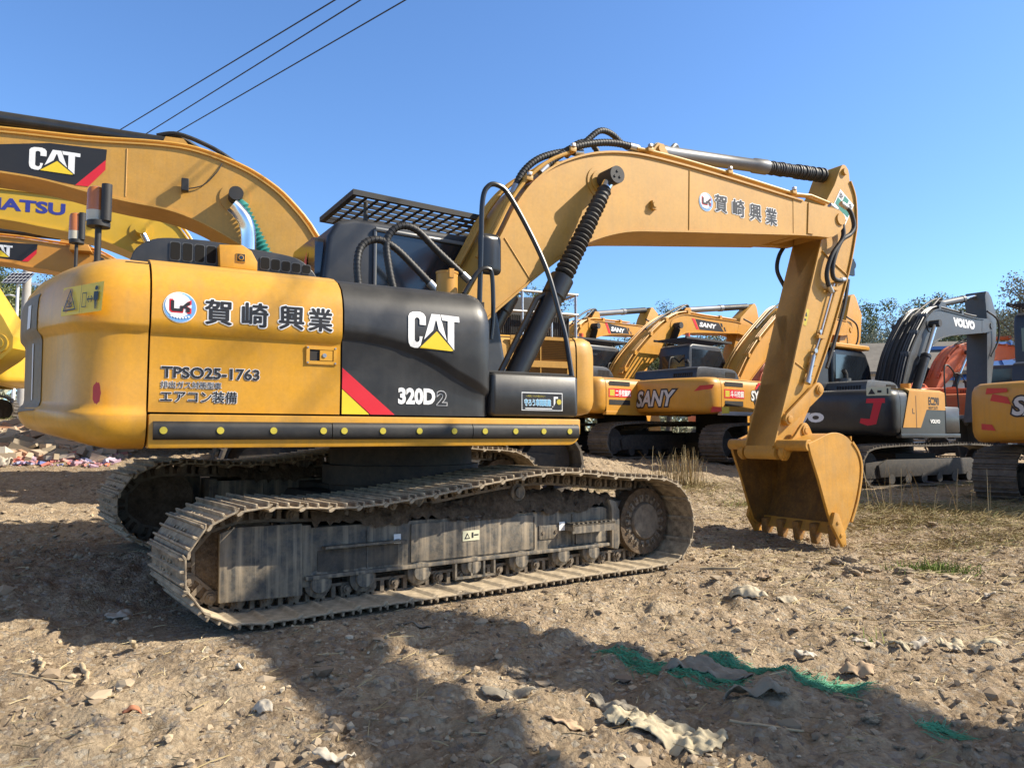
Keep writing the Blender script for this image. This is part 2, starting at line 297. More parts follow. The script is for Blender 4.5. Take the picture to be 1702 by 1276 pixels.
def main_track(yc, near):
    sg = -1 if near else 1
    fr = MB()
    # side frame: box girder with flanges and end plates
    fr.prism([(-1.36,.22),(1.38,.22),(1.40,.50),(1.30,.535),(-1.33,.54)], yc-.14, yc+.14)
    for s_ in (-1, 1):
        ys = sorted((yc+s_*.14, yc+s_*.175)); fr.bx(-1.34,1.36,ys[0],ys[1],.205,.232)
        ys = sorted((yc+s_*.14, yc+s_*.150)); 
        for q in (-.9,-.55,-.1,.55,.95): fr.bx(q,q+.012,ys[0],ys[1]+.002,.24,.50)
        fr.bx(.60,.83,ys[0],ys[1]+.003,.31,.42)
    fr.prism([(1.36,.19),(1.43,.17),(1.45,.22),(1.45,.50),(1.40,.585),(1.33,.60),(1.36,.52)], yc-.19, yc+.19)
    fr.prism([(1.40,.24),(1.82,.12),(1.95,.25),(1.95,.50),(1.82,.60),(1.40,.56)], yc-.10, yc+.10)
    track = fr.build('crawler_track', FRAME, main, bevel=.006)
    rc = MB(); ys = sorted((yc+sg*.141, yc+sg*.1455)); rc.bx(-1.25,-.66,ys[0],ys[1],.245,.385); rc.build('dark_frame_panel', mat('dusty_dark_frame', (.05,.043,.036), .75, var=.5, vscale=5, dust=.7, dustcol=(.16,.125,.085), bump=.002, bscale=30, streak=.5, grime=(.2,.16,.11), fine=.3), track)  # flat dusty panel, darker than the frame around it
    pl_ = MB(); ys = sorted((yc+sg*.14, yc+sg*.155)); pl_.bx(-.56,.54,ys[0],ys[1],.245,.515); pl_.bx(.985,1.33,ys[0],ys[1],.245,.34); pl_.build('side_plate', FRAME, track, bevel=.004)
    for k in range(2): MB().cyl((.64+.13*k,ys[0]-.004*(sg<0),.365),(.64+.13*k,ys[1]+.004*(sg>0),.365),.014,8).build('plate_bolt', STEEL, track)
    # idler guard, step, plates, marks
    g = MB(); y0 = yc+sg*.145
    g.prism([(-1.36,.115),(-1.885,.13),(-1.89,.55),(-1.80,.58),(-1.37,.575)], min(y0, y0+sg*.03), max(y0, y0+sg*.03)); g.bx(-1.37,-1.30,yc-.15,yc+.15,.16,.56)
    g.build('idler_guard', FRAME, track, bevel=.008)
    st = MB(); ys = sorted((yc+sg*.14, yc+sg*.26)); st.bx(.86,1.33,ys[0],ys[1],.405,.420); q = sorted((yc+sg*.245, yc+sg*.26)); st.bx(.86,1.33,q[0],q[1],.35,.42); st.bx(.86,.88,ys[0],ys[1],.37,.42)
    for k in range(9): st.bx(.875+k*.05,.895+k*.05,ys[0]+.01,ys[1]-.02,.42,.432)
    st.build('step', FRAME, track); MB().bx(-1.22,-.62,*sorted((yc+sg*.14,yc+sg*.20)),.40,.415).build('step', FRAME, track)
    gd = MB(); yo = sorted((yc+sg*.13, yc+sg*.17))
    gd.bx(-.20,.16,yo[0],yo[1],.085,.10)
    for q in (-.20,-.06,.05,.145): gd.bx(q,q+.016,yo[0],yo[1],.09,.22)
    gd.build('roller_guard', FRAME, track)
    for x in (-1.24,-.92,-.48,-.03,.41,.84,1.17):
        o = link('bottom_roller', roll_me, track); o.location = (x, yc, .175)
    for x in (-.5,.42):
        o = link('carrier_roller', roller_mesh(.07,.14).mesh('carrier_roller', FRAME), track); o.location = (x, yc, .695)
    idl = roller_mesh(.30,.10); idl.build('idler', MUD, track, xf=Matrix.Translation((-1.78,yc,.385)))
    # sprocket: toothed ring, drive drum and bolts
    sp = MB(); o = []
    for k in range(84):
        a = 2*math.pi*k/84; o.append((1.78+(.315 if (k % 4) in (0,1) else .27)*math.cos(a), .385+(.315 if (k % 4) in (0,1) else .27)*math.sin(a)))
    sp.prism(o, yc-.025, yc+.025)
    sp.lathe((1.78,yc+sg*.02,.385),(1.78,yc+sg*.13,.385),[(0,.25),(.9,.245),(1,.235),(1,.05)],36)
    sp.lathe((1.78,yc+sg*.12,.385),(1.78,yc+sg*.185,.385),[(0,.165),(.8,.162),(1,.15),(1,.04)],36)
    for k in range(18):
        a = 2*math.pi*k/18; ca, sa = math.cos(a), math.sin(a); ys = sorted((yc+sg*.125, yc+sg*.165)); q = lambda r_, w_: (1.78+r_*ca-w_*sa, .385+r_*sa+w_*ca)
        sp.prism([q(.172,-.018), q(.232,-.024), q(.232,.024), q(.172,.018)], *ys); sp.cyl((q(.212,0)[0],ys[0],q(.212,0)[1]),(q(.212,0)[0],yc+sg*.182,q(.212,0)[1]),.014,6)
    sp.build('sprocket', STEEL, track, smooth=40)
    dr = MB(); dr.cyl((1.78,yc-.16,.385),(1.78,yc+sg*.03,.385),.29,28); dr.build('drive_housing', MUD, track)
    # chain
    ch = MB(); inner = off2(OUT + [OUT[0]], .075)[:-1]; LP, _ = resample(inner, N_SHOE)
    for k in range(N_SHOE): link_bm(ch, LP[k], LP[(k+1) % N_SHOE], yc)
    ch.build('track_chain', STEEL, track, smooth=40)
    # shoes
    for k in range(N_SHOE):
        a = SH[k]; t = SH[(k+1) % N_SHOE]-SH[k-1]; ang = math.atan2(t[1], t[0]); jit = random.uniform(-.012,.012)
        o = link('track_shoe', shoe_me, track)
        # x along travel, z outward (loop runs counter-clockwise in x,z so outward is to the right)
        X = Vector((math.cos(ang+jit),0,math.sin(ang+jit))); Z = Vector((X.z,0,-X.x)); Y = Z.cross(X)
        o.matrix_local = Matrix(((X.x,Y.x,Z.x,a[0]),(X.y,Y.y,Z.y,yc+random.uniform(-.002,.002)),(X.z,Y.z,Z.z,a[1]),(0,0,0,1)))
    # mud heaped on the frame
    rows = []
    for i in range(90):
        x = -1.30+2.72*i/89; row = []
        for j in range(15):
            q = -1+2*j/14; hh = .115*(1-abs(q)**2.2) + .05*math.sin(x*5+q*2)*math.cos(x*2.3) + random.gauss(0,.014)
            row.append((x+random.gauss(0,.006), yc+q*.165+random.gauss(0,.005), .525+max(-.02,hh)+(.05 if x<.9 else -.0)*(1-abs(q)**3)))
        rows.append(row)
    mo = MB().grid(rows).build('caked_mud', MUD, track, smooth=60, fixn=False); 
    if near:
        mp = lambda s, t, d: (s, yc-.156-d, t)
        m_ = [(CREAM,.004,[(-.13,.36),(.02,.36),(.02,.435),(-.13,.435)]),(INK,.006,[(-.115,.375),(-.065,.375),(-.09,.42)]),(CREAM,.0075,[(-.103,.382),(-.077,.382),(-.09,.405)]),(INK,.006,[(-.05,.38),(-.035,.38),(-.035,.42),(-.05,.42)]),(INK,.006,[(-.028,.395),(.01,.395),(.01,.405),(-.028,.405)]),(WHITE,.004,[(-.70,.39),(-.645,.39),(-.645,.455),(-.70,.455)]),(INK,.006,[(-.69,.40),(-.655,.40),(-.655,.42),(-.69,.42)]),(WHITE,.004,[(.80,.37),(.86,.37),(.86,.44),(.80,.44)])]
        polys('safety_label', m_[:5], mp, track); polys('inspection_label', m_[5:7], mp, track); polys('inspection_label', m_[7:], mp, track)
    return track
XF[0] = None
main_track(-1.055, True)
FAR_RISE = .20                                              # the far track stands on higher ground
fk = main_track(1.135, False); fk.location = (0, 0, FAR_RISE)
cf = MB(); cf.bx(-.55,.55,-.98,1.06,.44,.72); cf.prism([(-1.0,.42),(1.0,.42),(.8,.68),(-.8,.68)], -.62,.62); cf.cyl((0,0,.62),(0,0,1.06),.62,40); cf.cyl((0,0,.74),(0,0,.90),.68,40)
cf.build('carbody', FFRAME, main, bevel=.01)  # dark paint stands in for the shade under the house

XF[0] = UP
def side_prof(bul=.0):
    return [(-1.345,1.285),(-1.35,1.50),(-1.345,1.745),(-1.352,1.765),(-1.383,1.80),(-1.386,1.85),(-1.383,1.98),(-1.365,2.06),(-1.325,2.135),(-1.26,2.19),(-1.17,2.232),(-1.05,2.262),(-.8,2.285),(-.4,2.30),(0,2.305)]
SP = side_prof()
def ysurf(z):                                               # y of the near side panels at height z
    zs = [p[1] for p in SP[:11]]; ys = [p[0] for p in SP[:11]]; return float(np.interp(z, zs, ys))
# deck frame, hidden core of the house
dk = MB(); dk.bx(-2.25,.98,-1.22,1.30,1.09,1.275); dk.bx(-2.3,.02,-1.24,1.26,1.27,2.2); dk.bx(.0,.6,-.34,.34,1.25,1.9); dk.bx(.02,.16,-1.25,-.45,1.27,2.16)
dk.bx(.60,.66,-.30,-.24,1.25,1.62); dk.build('main_frame', DARK, main)
bt = MB(); bt.bx(.18,.95,-.72,-.4,1.28,1.36)
for k in range(3): bt.tube(spl([(.3+.09*k,-.55,1.35),(.33+.09*k,-.56,1.6),(.24+.09*k,-.5,1.78),(.1+.06*k,-.45,1.7)],6),.025,8)
bt.bx(.20,.42,-.62,-.46,1.5,1.72); bt.build('valve_block', BLKM, main, bevel=.006)
# yellow engine door panel (near side) and its twin on the far side
def panel(name, x0, x1, prof, m, nx=2, mirror=False):
    s_ = -1 if mirror else 1; rows = []
    for i in range(nx+1):
        x = x0+(x1-x0)*i/nx; rows.append([(x, s_*p[0], p[1]) for p in prof])
    # thickness by turning the long edges inward
    for e, dx in ((0, .004), (-1, -.004)): pass
    inn = [[(r[0][0], s_*(p[0]+.03), p[1]-.01) for p in prof] for r in (rows[0], rows[-1])]
    mb = MB().grid([inn[0]] + rows + [inn[1]]); return mb.build(name, m, main, smooth=40)
door = panel('engine_door', -2.160, -.992, SP, YEL)
panel('far_engine_door', -2.160, .15, SP, YEL, mirror=True)
# bevelled handle recess
mpd = lambda s, t, d: (s, ysurf(t)-d, t)
h = MB().use(YEL); x0,x1,z0,z1 = -1.225,-1.02,1.615,1.735; y = ysurf(1.67)
for a,b,c,d in ((x0,x1,z1-.022,z1),(x0,x1,z0,z0+.022),(x0,x0+.022,z0+.022,z1-.022),(x1-.022,x1,z0+.022,z1-.022)): h.bx(a,b,y-.012,y+.005,c,d)
h.use(DARK).bx(x0+.022,x1-.022,y-.004,y+.002,z0+.022,z1-.022); h.use(YEL).bx(-1.135,-1.05,y-.014,y,z0+.026,z1-.026); h.use(GALV).cyl((-1.105,y-.02,1.675),(-1.105,y-.01,1.675),.014,14)
for px_,pz_ in ((x0+.01,z0+.01),(x1-.01,z0+.01),(x0+.01,z1-.01),(x1-.01,z1-.01)): h.use(GALV).cyl((px_,y-.016,pz_),(px_,y-.012,pz_),.006,8)
h.build('door_handle', None, door)
# black panel with its sweeping crease
rows = []; NXB = 30
def crease(x): return float(np.interp(x, [-.99,-.83,-.67,-.52,-.39,-.25,-.11,.03,.16], [1.80,1.795,1.775,1.742,1.70,1.64,1.56,1.495,1.42]))
for i in range(NXB+1):
    x = -.980+1.135*i/NXB; zc = crease(x); xe = .0
    pr = [(-1.345,1.285),(-1.347,1.285+(zc-1.285)*.5),(-1.347,zc-.015),(-1.352,zc),(-1.380,zc+.035),(-1.386,zc+.06),(-1.386,max(1.88,zc+.1)),(-1.383,1.98),(-1.365,2.06),(-1.325,2.135),(-1.26,2.19),(-1.17,2.225),(-1.05,2.25),(-.8,2.27),(-.45,2.28)]
    f = (i/NXB); ins = 0 if i < NXB-3 else [.004,.016,.045][i-(NXB-2)] if i >= NXB-2 else 0
    rows.append([(x - max(0, p[1]-1.95)*.10*f**8, p[0]+ins, p[1]-ins*.3*(p[1] > 2.1)) for p in pr])
rows.append([(p[0]-.01, p[1]+.25, p[2]-.1*(p[2] > 2.0)) for p in rows[-1]])
rows.insert(0, [(p[0], p[1]+.03, p[2]-.01) for p in rows[0]])
bdoor = MB().grid(rows).build('pump_door', BLK, main, smooth=45)
def yb(x, z):
    zc = crease(x); pr = [(-1.345,1.285),(-1.347,zc-.015),(-1.352,zc),(-1.380,zc+.035),(-1.386,zc+.06),(-1.386,1.9),(-1.383,1.98),(-1.365,2.06),(-1.325,2.135)]
    return float(np.interp(z, [p[1] for p in pr], [p[0] for p in pr]))
# toolbox
tb = MB().rbx(.165,.955,-1.36,-.62,1.288,1.615,.035); tbo = tb.build('toolbox', BLK, main, smooth=50)
lid = MB().rbx(.10,.93,-1.30,-.60,1.618,1.634,.007,2); lid.build('lid', BLKM, tbo)
# skirt with rubber strip and yellow markers
sk = MB(); 
def skirt_front(x0, x1, y0, y1, z0, z1, r): 
    p = [(x0,z0),(x1-r,z0)] + [(x1-r+r*math.sin(R(a)), z0+r-r*math.cos(R(a))) for a in range(10,91,10)] + [(x1,z1),(x0,z1)]; return p
sk.prism(skirt_front(-2.16,.955,0,0,1.068,1.272,.11), -1.385,-1.20); sk.build('side_skirt', YEL, main, bevel=.012)
ss = MB().prism(skirt_front(-2.16,.955,0,0,1.068,1.272,.11), 1.20,1.385); ss.build('side_skirt', YEL, main, bevel=.012)
for x0,x1,ds in ((-2.135,-1.062,(-2.08,-1.76,-1.44,-1.12)),(-1.056,-.02,(-.98,-.71,-.44,-.17)),(-.014,.925,(.08,.34,.59,.83))):
    pr = [(-1.384,1.118),(-1.400,1.122),(-1.412,1.135),(-1.416,1.16),(-1.416,1.19),(-1.411,1.212),(-1.398,1.226),(-1.384,1.23)]
    mb = MB(); mb.xprism(pr, x0, x1); st = mb.build('rubber_strip', RUB, main, smooth=50)
    for d in ds: MB().cyl((d,-1.4215,1.175),(d,-1.414,1.175),.0215,20).build('marker_dot', LIME, st, xf=UP)
# counterweight
def cw_curve(Rr, hw, xj, fil=.22):
    c0 = -math.sqrt(Rr*Rr-hw*hw); s1 = min(c0+fil, xj-.06)
    a1 = math.asin(hw/Rr); pts = [(xj,-hw),(xj+(s1-xj)*.4,-hw)]; arc = [(-Rr*math.cos(a), -Rr*math.sin(a)) for a in np.linspace(a1*.86, -a1*.86, 41)]
    c = (-math.sqrt(Rr*Rr-hw*hw), -hw); pre = [(xj+(s1-xj)*t, -hw) for t in (.6,.8,1.)]
    a0 = pre[-1]; b0 = arc[0]; cur = [((1-t)**2*a0[0]+2*t*(1-t)*c[0]+t*t*b0[0], (1-t)**2*a0[1]+2*t*(1-t)*c[1]+t*t*b0[1]) for t in np.linspace(.12,.88,7)]
    near = pts + pre + cur; return near + arc + [(x, -y) for x, y in near[::-1]]
def counterweight(Rr, hw, xj, prof, m, parent, lift=.0, name='counterweight'):
    P = cw_curve(Rr, hw, xj); n = len(P); N = []
    for i in range(n):
        t = np.array(P[min(i+1,n-1)])-np.array(P[max(i-1,0)]); t = t/np.linalg.norm(t); N.append((t[1], -t[0]))
    # inward normal
    rows = []
    for k, (ins, z) in enumerate(prof):
        row = []
        for i in range(n):
            x, y = P[i]; nx, ny = N[i]
            if nx*(-x)+ny*(-y) < 0: nx, ny = -nx, -ny
            if i in (0, n-1): nx, ny = 0, (1 if y < 0 else -1)
            zz = z + lift*(1-min(1, abs(y)/hw)**2)*max(0, 1-(z-prof[0][1])/.5)
            row.append((x+nx*ins if abs(x+nx*ins) > .01 else x, y+ny*ins, zz))
        rows.append(row)
    mb = MB().grid(rows)
    for ri in (0, -1):                                       # close bottom and top
        r = rows[ri]; mb.add(r, [list(range(len(r)))])
    e0 = [r[0] for r in rows]; mb.add(e0, [list(range(len(e0)))]); e1 = [r[-1] for r in rows]; mb.add(e1, [list(range(len(e1)))])
    return mb.build(name, m, parent, smooth=55)
CWP = [(.42,1.062),(.22,1.062),(.12,1.075),(.055,1.105),(.02,1.15),(.004,1.20),(.0,1.255),(.006,1.275),(.03,1.295),(.038,1.33),(.036,1.55),(.034,1.74),(.028,1.765),(.004,1.79),(.0,1.81),(.0,1.92),(.006,2.0),(.03,2.075),(.075,2.14),(.14,2.19),(.24,2.228),(.38,2.25),(.6,2.262)]
cw = counterweight(2.87, 1.388, -2.172, CWP, YEL, main, lift=.10)
def cwmap(phi0, z0, Rr=2.87):
    def mp(s, t, d):
        z = z0+t; ins = float(np.interp(z, [p[1] for p in CWP[5:]], [p[0] for p in CWP[5:]])); a = R(phi0)-s/Rr; q = Rr-ins+d
        return (-q*math.cos(a), -q*math.sin(a), z)
    return mp
# decals on the counterweight: s runs towards the near corner with decreasing angle, so flip
def cwd(phi0, z0):
    m = cwmap(phi0, z0); return lambda s, t, d: m(-s, t, d)
E_ = lambda pts: pts
wl = [(YELV,.004,[(0,0),(.42,0),(.42,.17),(0,.17)]),(INK,.006,[(0.21,0.002),(.213,.002),(.213,.168),(.21,.168)])]
for q in stroke([(.03,.03),(.165,.03),(.0975,.145),(.03,.03)],.008): wl.append((INK,.006,q))
for q in stroke([(.07,.05),(.13,.05)],.006)+stroke([(.075,.085),(.095,.06),(.13,.075)],.006)+stroke([(.1,.05),(.105,.10)],.006): wl.append((INK,.006,q))
for q in stroke([(.235,.035),(.235,.115),(.275,.115),(.275,.035),(.235,.035)],.005)+stroke([(.29,.075),(.335,.075)],.008)+stroke([(.30,.09),(.288,.075),(.30,.06)],.006)+stroke([(.325,.09),(.338,.075),(.325,.06)],.006): wl.append((INK,.006,q))
for q in ([(.345,.115),(.385,.115),(.385,.065),(.375,.065),(.372,.015),(.367,.015),(.365,.06),(.362,.015),(.356,.015),(.355,.065),(.345,.065)], circ(.365,.135,.013,12)): wl.append((INK,.006,q))
polys('warning_label', wl, cwd(23.9,1.845), cw)
polys('paint_mark', [(REDP,.004,[(a*.9*(1+.12*math.sin(5*i)), b*(1+.1*math.cos(3*i))) for i, (a, b) in enumerate(circ(0,0,.045,22,.062))])], cwd(30.8,1.385), cw)
def cw_r(phi, zz):                                          # radius of the counterweight's skin, its raised bottom included
    k = 1-min(1, abs(2.87*math.sin(phi))/1.388)**2; z = (zz-.1*k*3.124)/(1-.2*k) if zz < 1.562 else zz
    return 2.87-float(np.interp(z, [p[1] for p in CWP[4:]], [p[0] for p in CWP[4:]]))
rp = [[(-(cw_r(q,z)+.005)*math.cos(q), -(cw_r(q,z)+.005)*math.sin(q), z) for q in np.linspace(R(16.4),R(-12),18)] for z in np.linspace(1.30,2.03,26)]
rpo = MB().grid(rp).build('rear_panel', mat('faded_panel', (.20,.165,.11), .5, var=.25, dust=.4, dustcol=(.26,.2,.12)), cw, smooth=50)
mpr = lambda s, t, d: (-(cw_r(R(13.2),1.25+t)+.006+d)*math.cos(R(12.2)+s/2.87), -(cw_r(R(13.2),1.25+t)+.006+d)*math.sin(R(12.2)+s/2.87), 1.25+t)
polys('reflector_strip', [(WHITE,.004,[(.0,.12),(.03,.12),(.03,.48),(.0,.48)]),(WHITE,.004,[(.0,.57),(.08,.57),(.08,.72),(.0,.72)])], mpr, rpo)
# beacon on its pole at the back
be = MB().cyl((-2.42,-.1,2.24),(-2.42,-.1,2.66),.022,12); bo = be.build('beacon_pole', BLKM, main)
b2 = MB(); b2.cyl((-2.42,-.1,2.66),(-2.42,-.1,2.70),.078,20); b2.cyl((-2.375,-.15,2.70),(-2.375,-.15,2.97),.036,14); b2.build('beacon_base', BLKM, bo)
b3 = MB(); b3.lathe((-2.44,-.08,2.78),(-2.44,-.08,2.96),[(0,.062),(.8,.06),(.95,.05),(1,.03)],20); b3.build('beacon_lens', mat('amber_lens', (.46,.15,.04), .2, spec=.6), bo)
MB().cyl((-2.44,-.08,2.70),(-2.44,-.08,2.78),.062,20).build('beacon_reflector', mat('pale_lens', (.55,.5,.38), .2), bo)
be = MB().cyl((-2.55,.72,2.2),(-2.55,.72,2.70),.013,12); b_o = be.build('beacon_pole', BLKM, main)
b2 = MB(); b2.cyl((-2.55,.72,2.70),(-2.55,.72,2.73),.055,20); b2.cyl((-2.515,.69,2.73),(-2.515,.69,2.95),.025,14); b2.build('beacon_base', BLKM, b_o)
MB().lathe((-2.56,.73,2.80),(-2.56,.73,2.95),[(0,.05),(.8,.048),(.95,.04),(1,.025)],20).build('beacon_lens', mat('amber_lens', (.62,.14,.02), .15), b_o); MB().cyl((-2.56,.73,2.73),(-2.56,.73,2.80),.05,20).build('beacon_reflector', mat('pale_lens', (.55,.5,.38), .2), b_o)
# engine hood on top
hd = MB(); hp = spl([(-2.26,2.26),(-2.22,2.36),(-2.10,2.435),(-1.9,2.455),(-1.7,2.455),(-1.56,2.44),(-1.30,2.425),(-1.16,2.395),(-1.06,2.31),(-1.04,2.25)],5)
hd.prism(hp,-.93,.55); hood = hd.build('engine_hood', BLK, main, smooth=40, bevel=.03, bseg=3)
for xs_, zz, st_, n_ in ((-2.02,2.42,.075,5),(-1.44,2.385,.072,5)):
    rim = MB(); vs = MB()
    for k in range(n_):
        x0 = xs_+st_*k; z1 = zz-(.006*k if xs_ > -1.6 else 0); rim.prism(rrect(x0-.006,x0+.064,2.299,z1+.006,.016),-.938,-.925); vs.prism(rrect(x0,x0+.058,2.305,z1,.014),-.941,-.925)
    o_ = rim.build('vent_rims', GREY, hood); vs.build('vent_slots', flat('vent_dark', (.004,.004,.004), .9), o_)
# chrome exhaust and rear camera housing
ex = MB(); ex.tube(spl([(-1.50,-.80,2.28),(-1.50,-.80,2.55),(-1.525,-.80,2.66),(-1.58,-.79,2.735),(-1.615,-.79,2.765)],6),[.052]*25,18,False); ex.tube(spl([(-1.50,-.80,2.28),(-1.50,-.80,2.55),(-1.525,-.80,2.66),(-1.58,-.79,2.735),(-1.612,-.79,2.762)],6),[.046]*25,18,True)
ex.build('exhaust_pipe', CHROME, main)
cb = MB().use(YEL).prism([(-1.72,2.27),(-1.48,2.27),(-1.48,2.33),(-1.52,2.40),(-1.58,2.435),(-1.73,2.42)],-1.02,-.86); cb.use(DARK).bx(-1.62,-1.56,-1.028,-1.018,2.315,2.375); cb.use(GLASS).cyl((-1.59,-1.034,2.345),(-1.59,-1.026,2.345),.018,14)
cb.build('camera_housing', None, main, bevel=.008)
# cab
cabp = [(-.62,1.3),(1.15,1.3),(1.30,1.75),(1.12,2.7),(.98,3.05),(.85,3.13),(-.34,3.14),(-.50,3.09),(-.58,2.95),(-.66,2.2)]
cab = MB().prism(cabp,.36,1.30).build('cab', DKBLU, main, smooth=40, bevel=.05, bseg=4)
wn = MB(); wn.prism([(-.12,2.2),(.93,2.2),(.90,2.55),(.76,3.0),(-.12,3.04)],.350,.362); wn.build('side_window', GLASS, cab)
wr = MB(); wr.prism(rrect(.44,1.22,2.2,2.95,.06),.60,.678); wr.build('rear_window', GLASS, cab, xf=UP @ Matrix.Rotation(R(90),4,'Z') @ Matrix.Translation((0,.0,0)))
fm = MB(); fm.tube([(-.14,.345,2.2),(-.14,.345,3.05)],.016,8); fm.tube([(-.14,.34,3.06),(.80,.34,3.03),(.95,.34,2.55)],.022,8); fm.build('window_frame', mat('frame_grey', (.16,.17,.18), .35, var=.1), cab)
polys('cab_sticker', [(RED,.004,[(0,.02),(.10,.0),(.10,.13)]),(ORANGEV,.004,[(.03,-.25),(.07,-.25),(.07,-.12),(.03,-.12)])], lambda s,t,d: (-.683-d, .78-s, 2.72+t), cab)
se = MB(); se.rbx(.1,.5,.55,1.05,2.0,2.6,.05); se.build('seat', BLKM, cab)
gu = MB(); zt = lambda x: 3.335-.04*(x+.36)
def gbar(x0,x1,y0,y1,th=.025):
    gu.add([(x0,y0,zt(x0)),(x1,y0,zt(x1)),(x1,y1,zt(x1)),(x0,y1,zt(x0)),(x0,y0,zt(x0)+th),(x1,y0,zt(x1)+th),(x1,y1,zt(x1)+th),(x0,y1,zt(x0)+th)],[(3,2,1,0),(4,5,6,7),(0,1,5,4),(1,2,6,5),(2,3,7,6),(3,0,4,7)])
for y0 in (.28,1.30): gbar(-.38,1.22,y0,y0+.05,.05)
for x0 in (-.38,1.17): gbar(x0,x0+.05,.33,1.30,.05)
for k in range(1,14): x = -.36+k*.112; gbar(x,x+.024,.33,1.30,.012)
for k in range(1,7): y0 = .31+k*.142; gbar(-.33,1.17,y0,y0+.022,.03)
for x,y0 in ((-.2,.45),(.95,.45),(-.2,1.2),(.95,1.2)): gu.cyl((x,y0,3.1),(x,y0,zt(x)),.022,8)
gu.build('roof_guard', BLKM, main)
# hand rails, mirror, filler cap
MB().tube(spl([(.25,-1.0,2.2),(.262,-1.0,2.6),(.275,-1.0,3.03),(.33,-1.0,3.165),(.42,-1.0,3.185),(.52,-1.0,3.12),(.70,-1.03,2.83),(.83,-1.1,2.50),(.90,-1.17,2.15),(.93,-1.22,1.94),(.935,-1.3,1.615)],8),.021,10).build('handrail', BLKG, main)
MB().tube(spl([(.06,-1.1,2.24),(.18,-1.1,2.42),(.27,-1.1,2.46),(.31,-1.1,2.40),(.32,-1.1,2.10),(.30,-1.1,1.9)],6),.018,10).build('handrail', BLKG, main)
mi = MB().rbx(.29,.50,-.93,-.87,2.46,2.80,.05,4); mi.build('mirror', BLKG, main, smooth=50)
fc = MB().cyl((.0,-.92,2.2),(.0,-.92,2.42),.085,28); fc.cyl((.0,-.92,2.42),(.0,-.92,2.435),.09,28); fc.bx(-.02,.02,-1.01,-.99,2.38,2.45); fc.build('filler_neck', YELS, main, smooth=40)
def hose(pts, r, parent, m=RUB, n=8, name='hydraulic_hose', ends=True, wrap=True):
    S = spl(pts, n); mb = MB().use(m); rr = r
    mb.tube(S, r, 10)
    if wrap:                                                 # spiral guard ridges
        L = np.r_[0, np.cumsum([np.linalg.norm(np.array(S[i+1])-np.array(S[i])) for i in range(len(S)-1)])]
        k = .03
        while k < L[-1]-.03:
            i = int(np.searchsorted(L, k))-1; a = (k-L[i])/(L[i+1]-L[i]); p = np.array(S[i])*(1-a)+np.array(S[i+1])*a; d = np.array(S[i+1])-np.array(S[i]); d /= np.linalg.norm(d); mb.tube([p-d*.006, p+d*.006], r*1.1, 10); k += .035
    if ends:
        mb.use(GALV)
        for a, b in ((S[0], S[1]), (S[-1], S[-2])):
            d = np.array(b)-np.array(a); d /= np.linalg.norm(d); mb.tube([np.array(a)-d*.02, np.array(a)+d*.09], r*1.22, 8)
    return mb.build(name, None, parent, smooth=50)
hose([(-.20,-.35,2.28),(-.26,-.33,2.55),(-.27,-.3,2.80),(-.16,-.3,2.93),(0,-.3,2.92),(.20,-.3,2.76),(.50,-.33,2.52)],.03,main)
hose([(-.52,-.35,2.28),(-.54,-.33,2.55),(-.49,-.3,2.72),(-.36,-.3,2.79),(-.2,-.3,2.74),(.0,-.3,2.58),(.17,-.35,2.40)],.03,main)

# ---- boom
TOP = spl([(.30,2.05),(.48,2.40),(.68,2.74),(.83,3.01),(.99,3.31),(1.19,3.56),(1.46,3.77),(1.85,3.94),(2.27,4.03),(2.75,4.05),(3.62,4.02),(4.59,3.965),(4.95,3.945)],5)
LOW = spl([(.22,1.72),(.45,1.95),(.70,2.20),(.92,2.39),(1.25,2.66),(1.52,2.86),(1.85,3.05),(2.26,3.19),(2.74,3.26),(3.60,3.36),(4.83,3.50)],5)
def boom_mesh(name, top, low, hw, m, parent, lip=.022, th=.02, tip=None, pin=None, smooth=35):
    mb = MB(); t2 = off2(top, -th*.5); l2 = off2(low, th*.5); poly = l2 + t2[::-1]
    mb.prism(poly, -hw, hw); mb.ribbon(top, -hw-lip, hw+lip, -th); mb.ribbon(low, -hw-lip, hw+lip, th)
    return mb
bm_ = boom_mesh('boom', TOP, LOW, .335, YELB, main)
for p, q in (((.855,2.955),(1.13,2.60)),((3.15,3.99),(3.13,3.33))):                     # weld seams
    for s_ in (-1, 1): bm_.tube([(p[0],s_*.336,p[1]),(q[0],s_*.336,q[1])],.007,6)
tip = spl([(4.79,3.945),(5.10,3.93),(5.30,3.93),(5.55,3.93),(5.68,3.90),(5.74,3.82),(5.70,3.72),(5.49,3.57),(5.2,3.54),(4.78,3.50)],3)
for y0,y1 in ((-.34,-.225),(.225,.34)): bm_.prism(tip,y0,y1)
bm_.prism([(5.05,3.93),(5.22,3.91),(5.29,3.78),(5.28,3.70),(5.12,3.55),(5.02,3.55)],-.352,.352)
bm_.cyl((1.96,-.345,3.66),(1.96,.345,3.66),.165,36); bm_.cyl((1.96,-.36,3.66),(1.96,.36,3.66),.12,30)
bm_.prism([(2.62,4.04),(3.12,4.03),(3.02,4.20),(2.95,4.30),(2.87,4.30),(2.80,4.22)],-.16,-.11); bm_.prism([(2.62,4.04),(3.12,4.03),(3.02,4.20),(2.95,4.30),(2.87,4.30),(2.80,4.22)],.11,.16); bm_.cyl((2.91,-.18,4.24),(2.91,.18,4.24),.045,16)
bm_.bx(2.60,2.66,-.375,-.335,3.48,3.57); 
boom = bm_.build('boom', YELB, main, smooth=32)
MB().prism(circ(2.63,3.525,.03,6),-.385,-.375).build('bracket', YELB, boom)
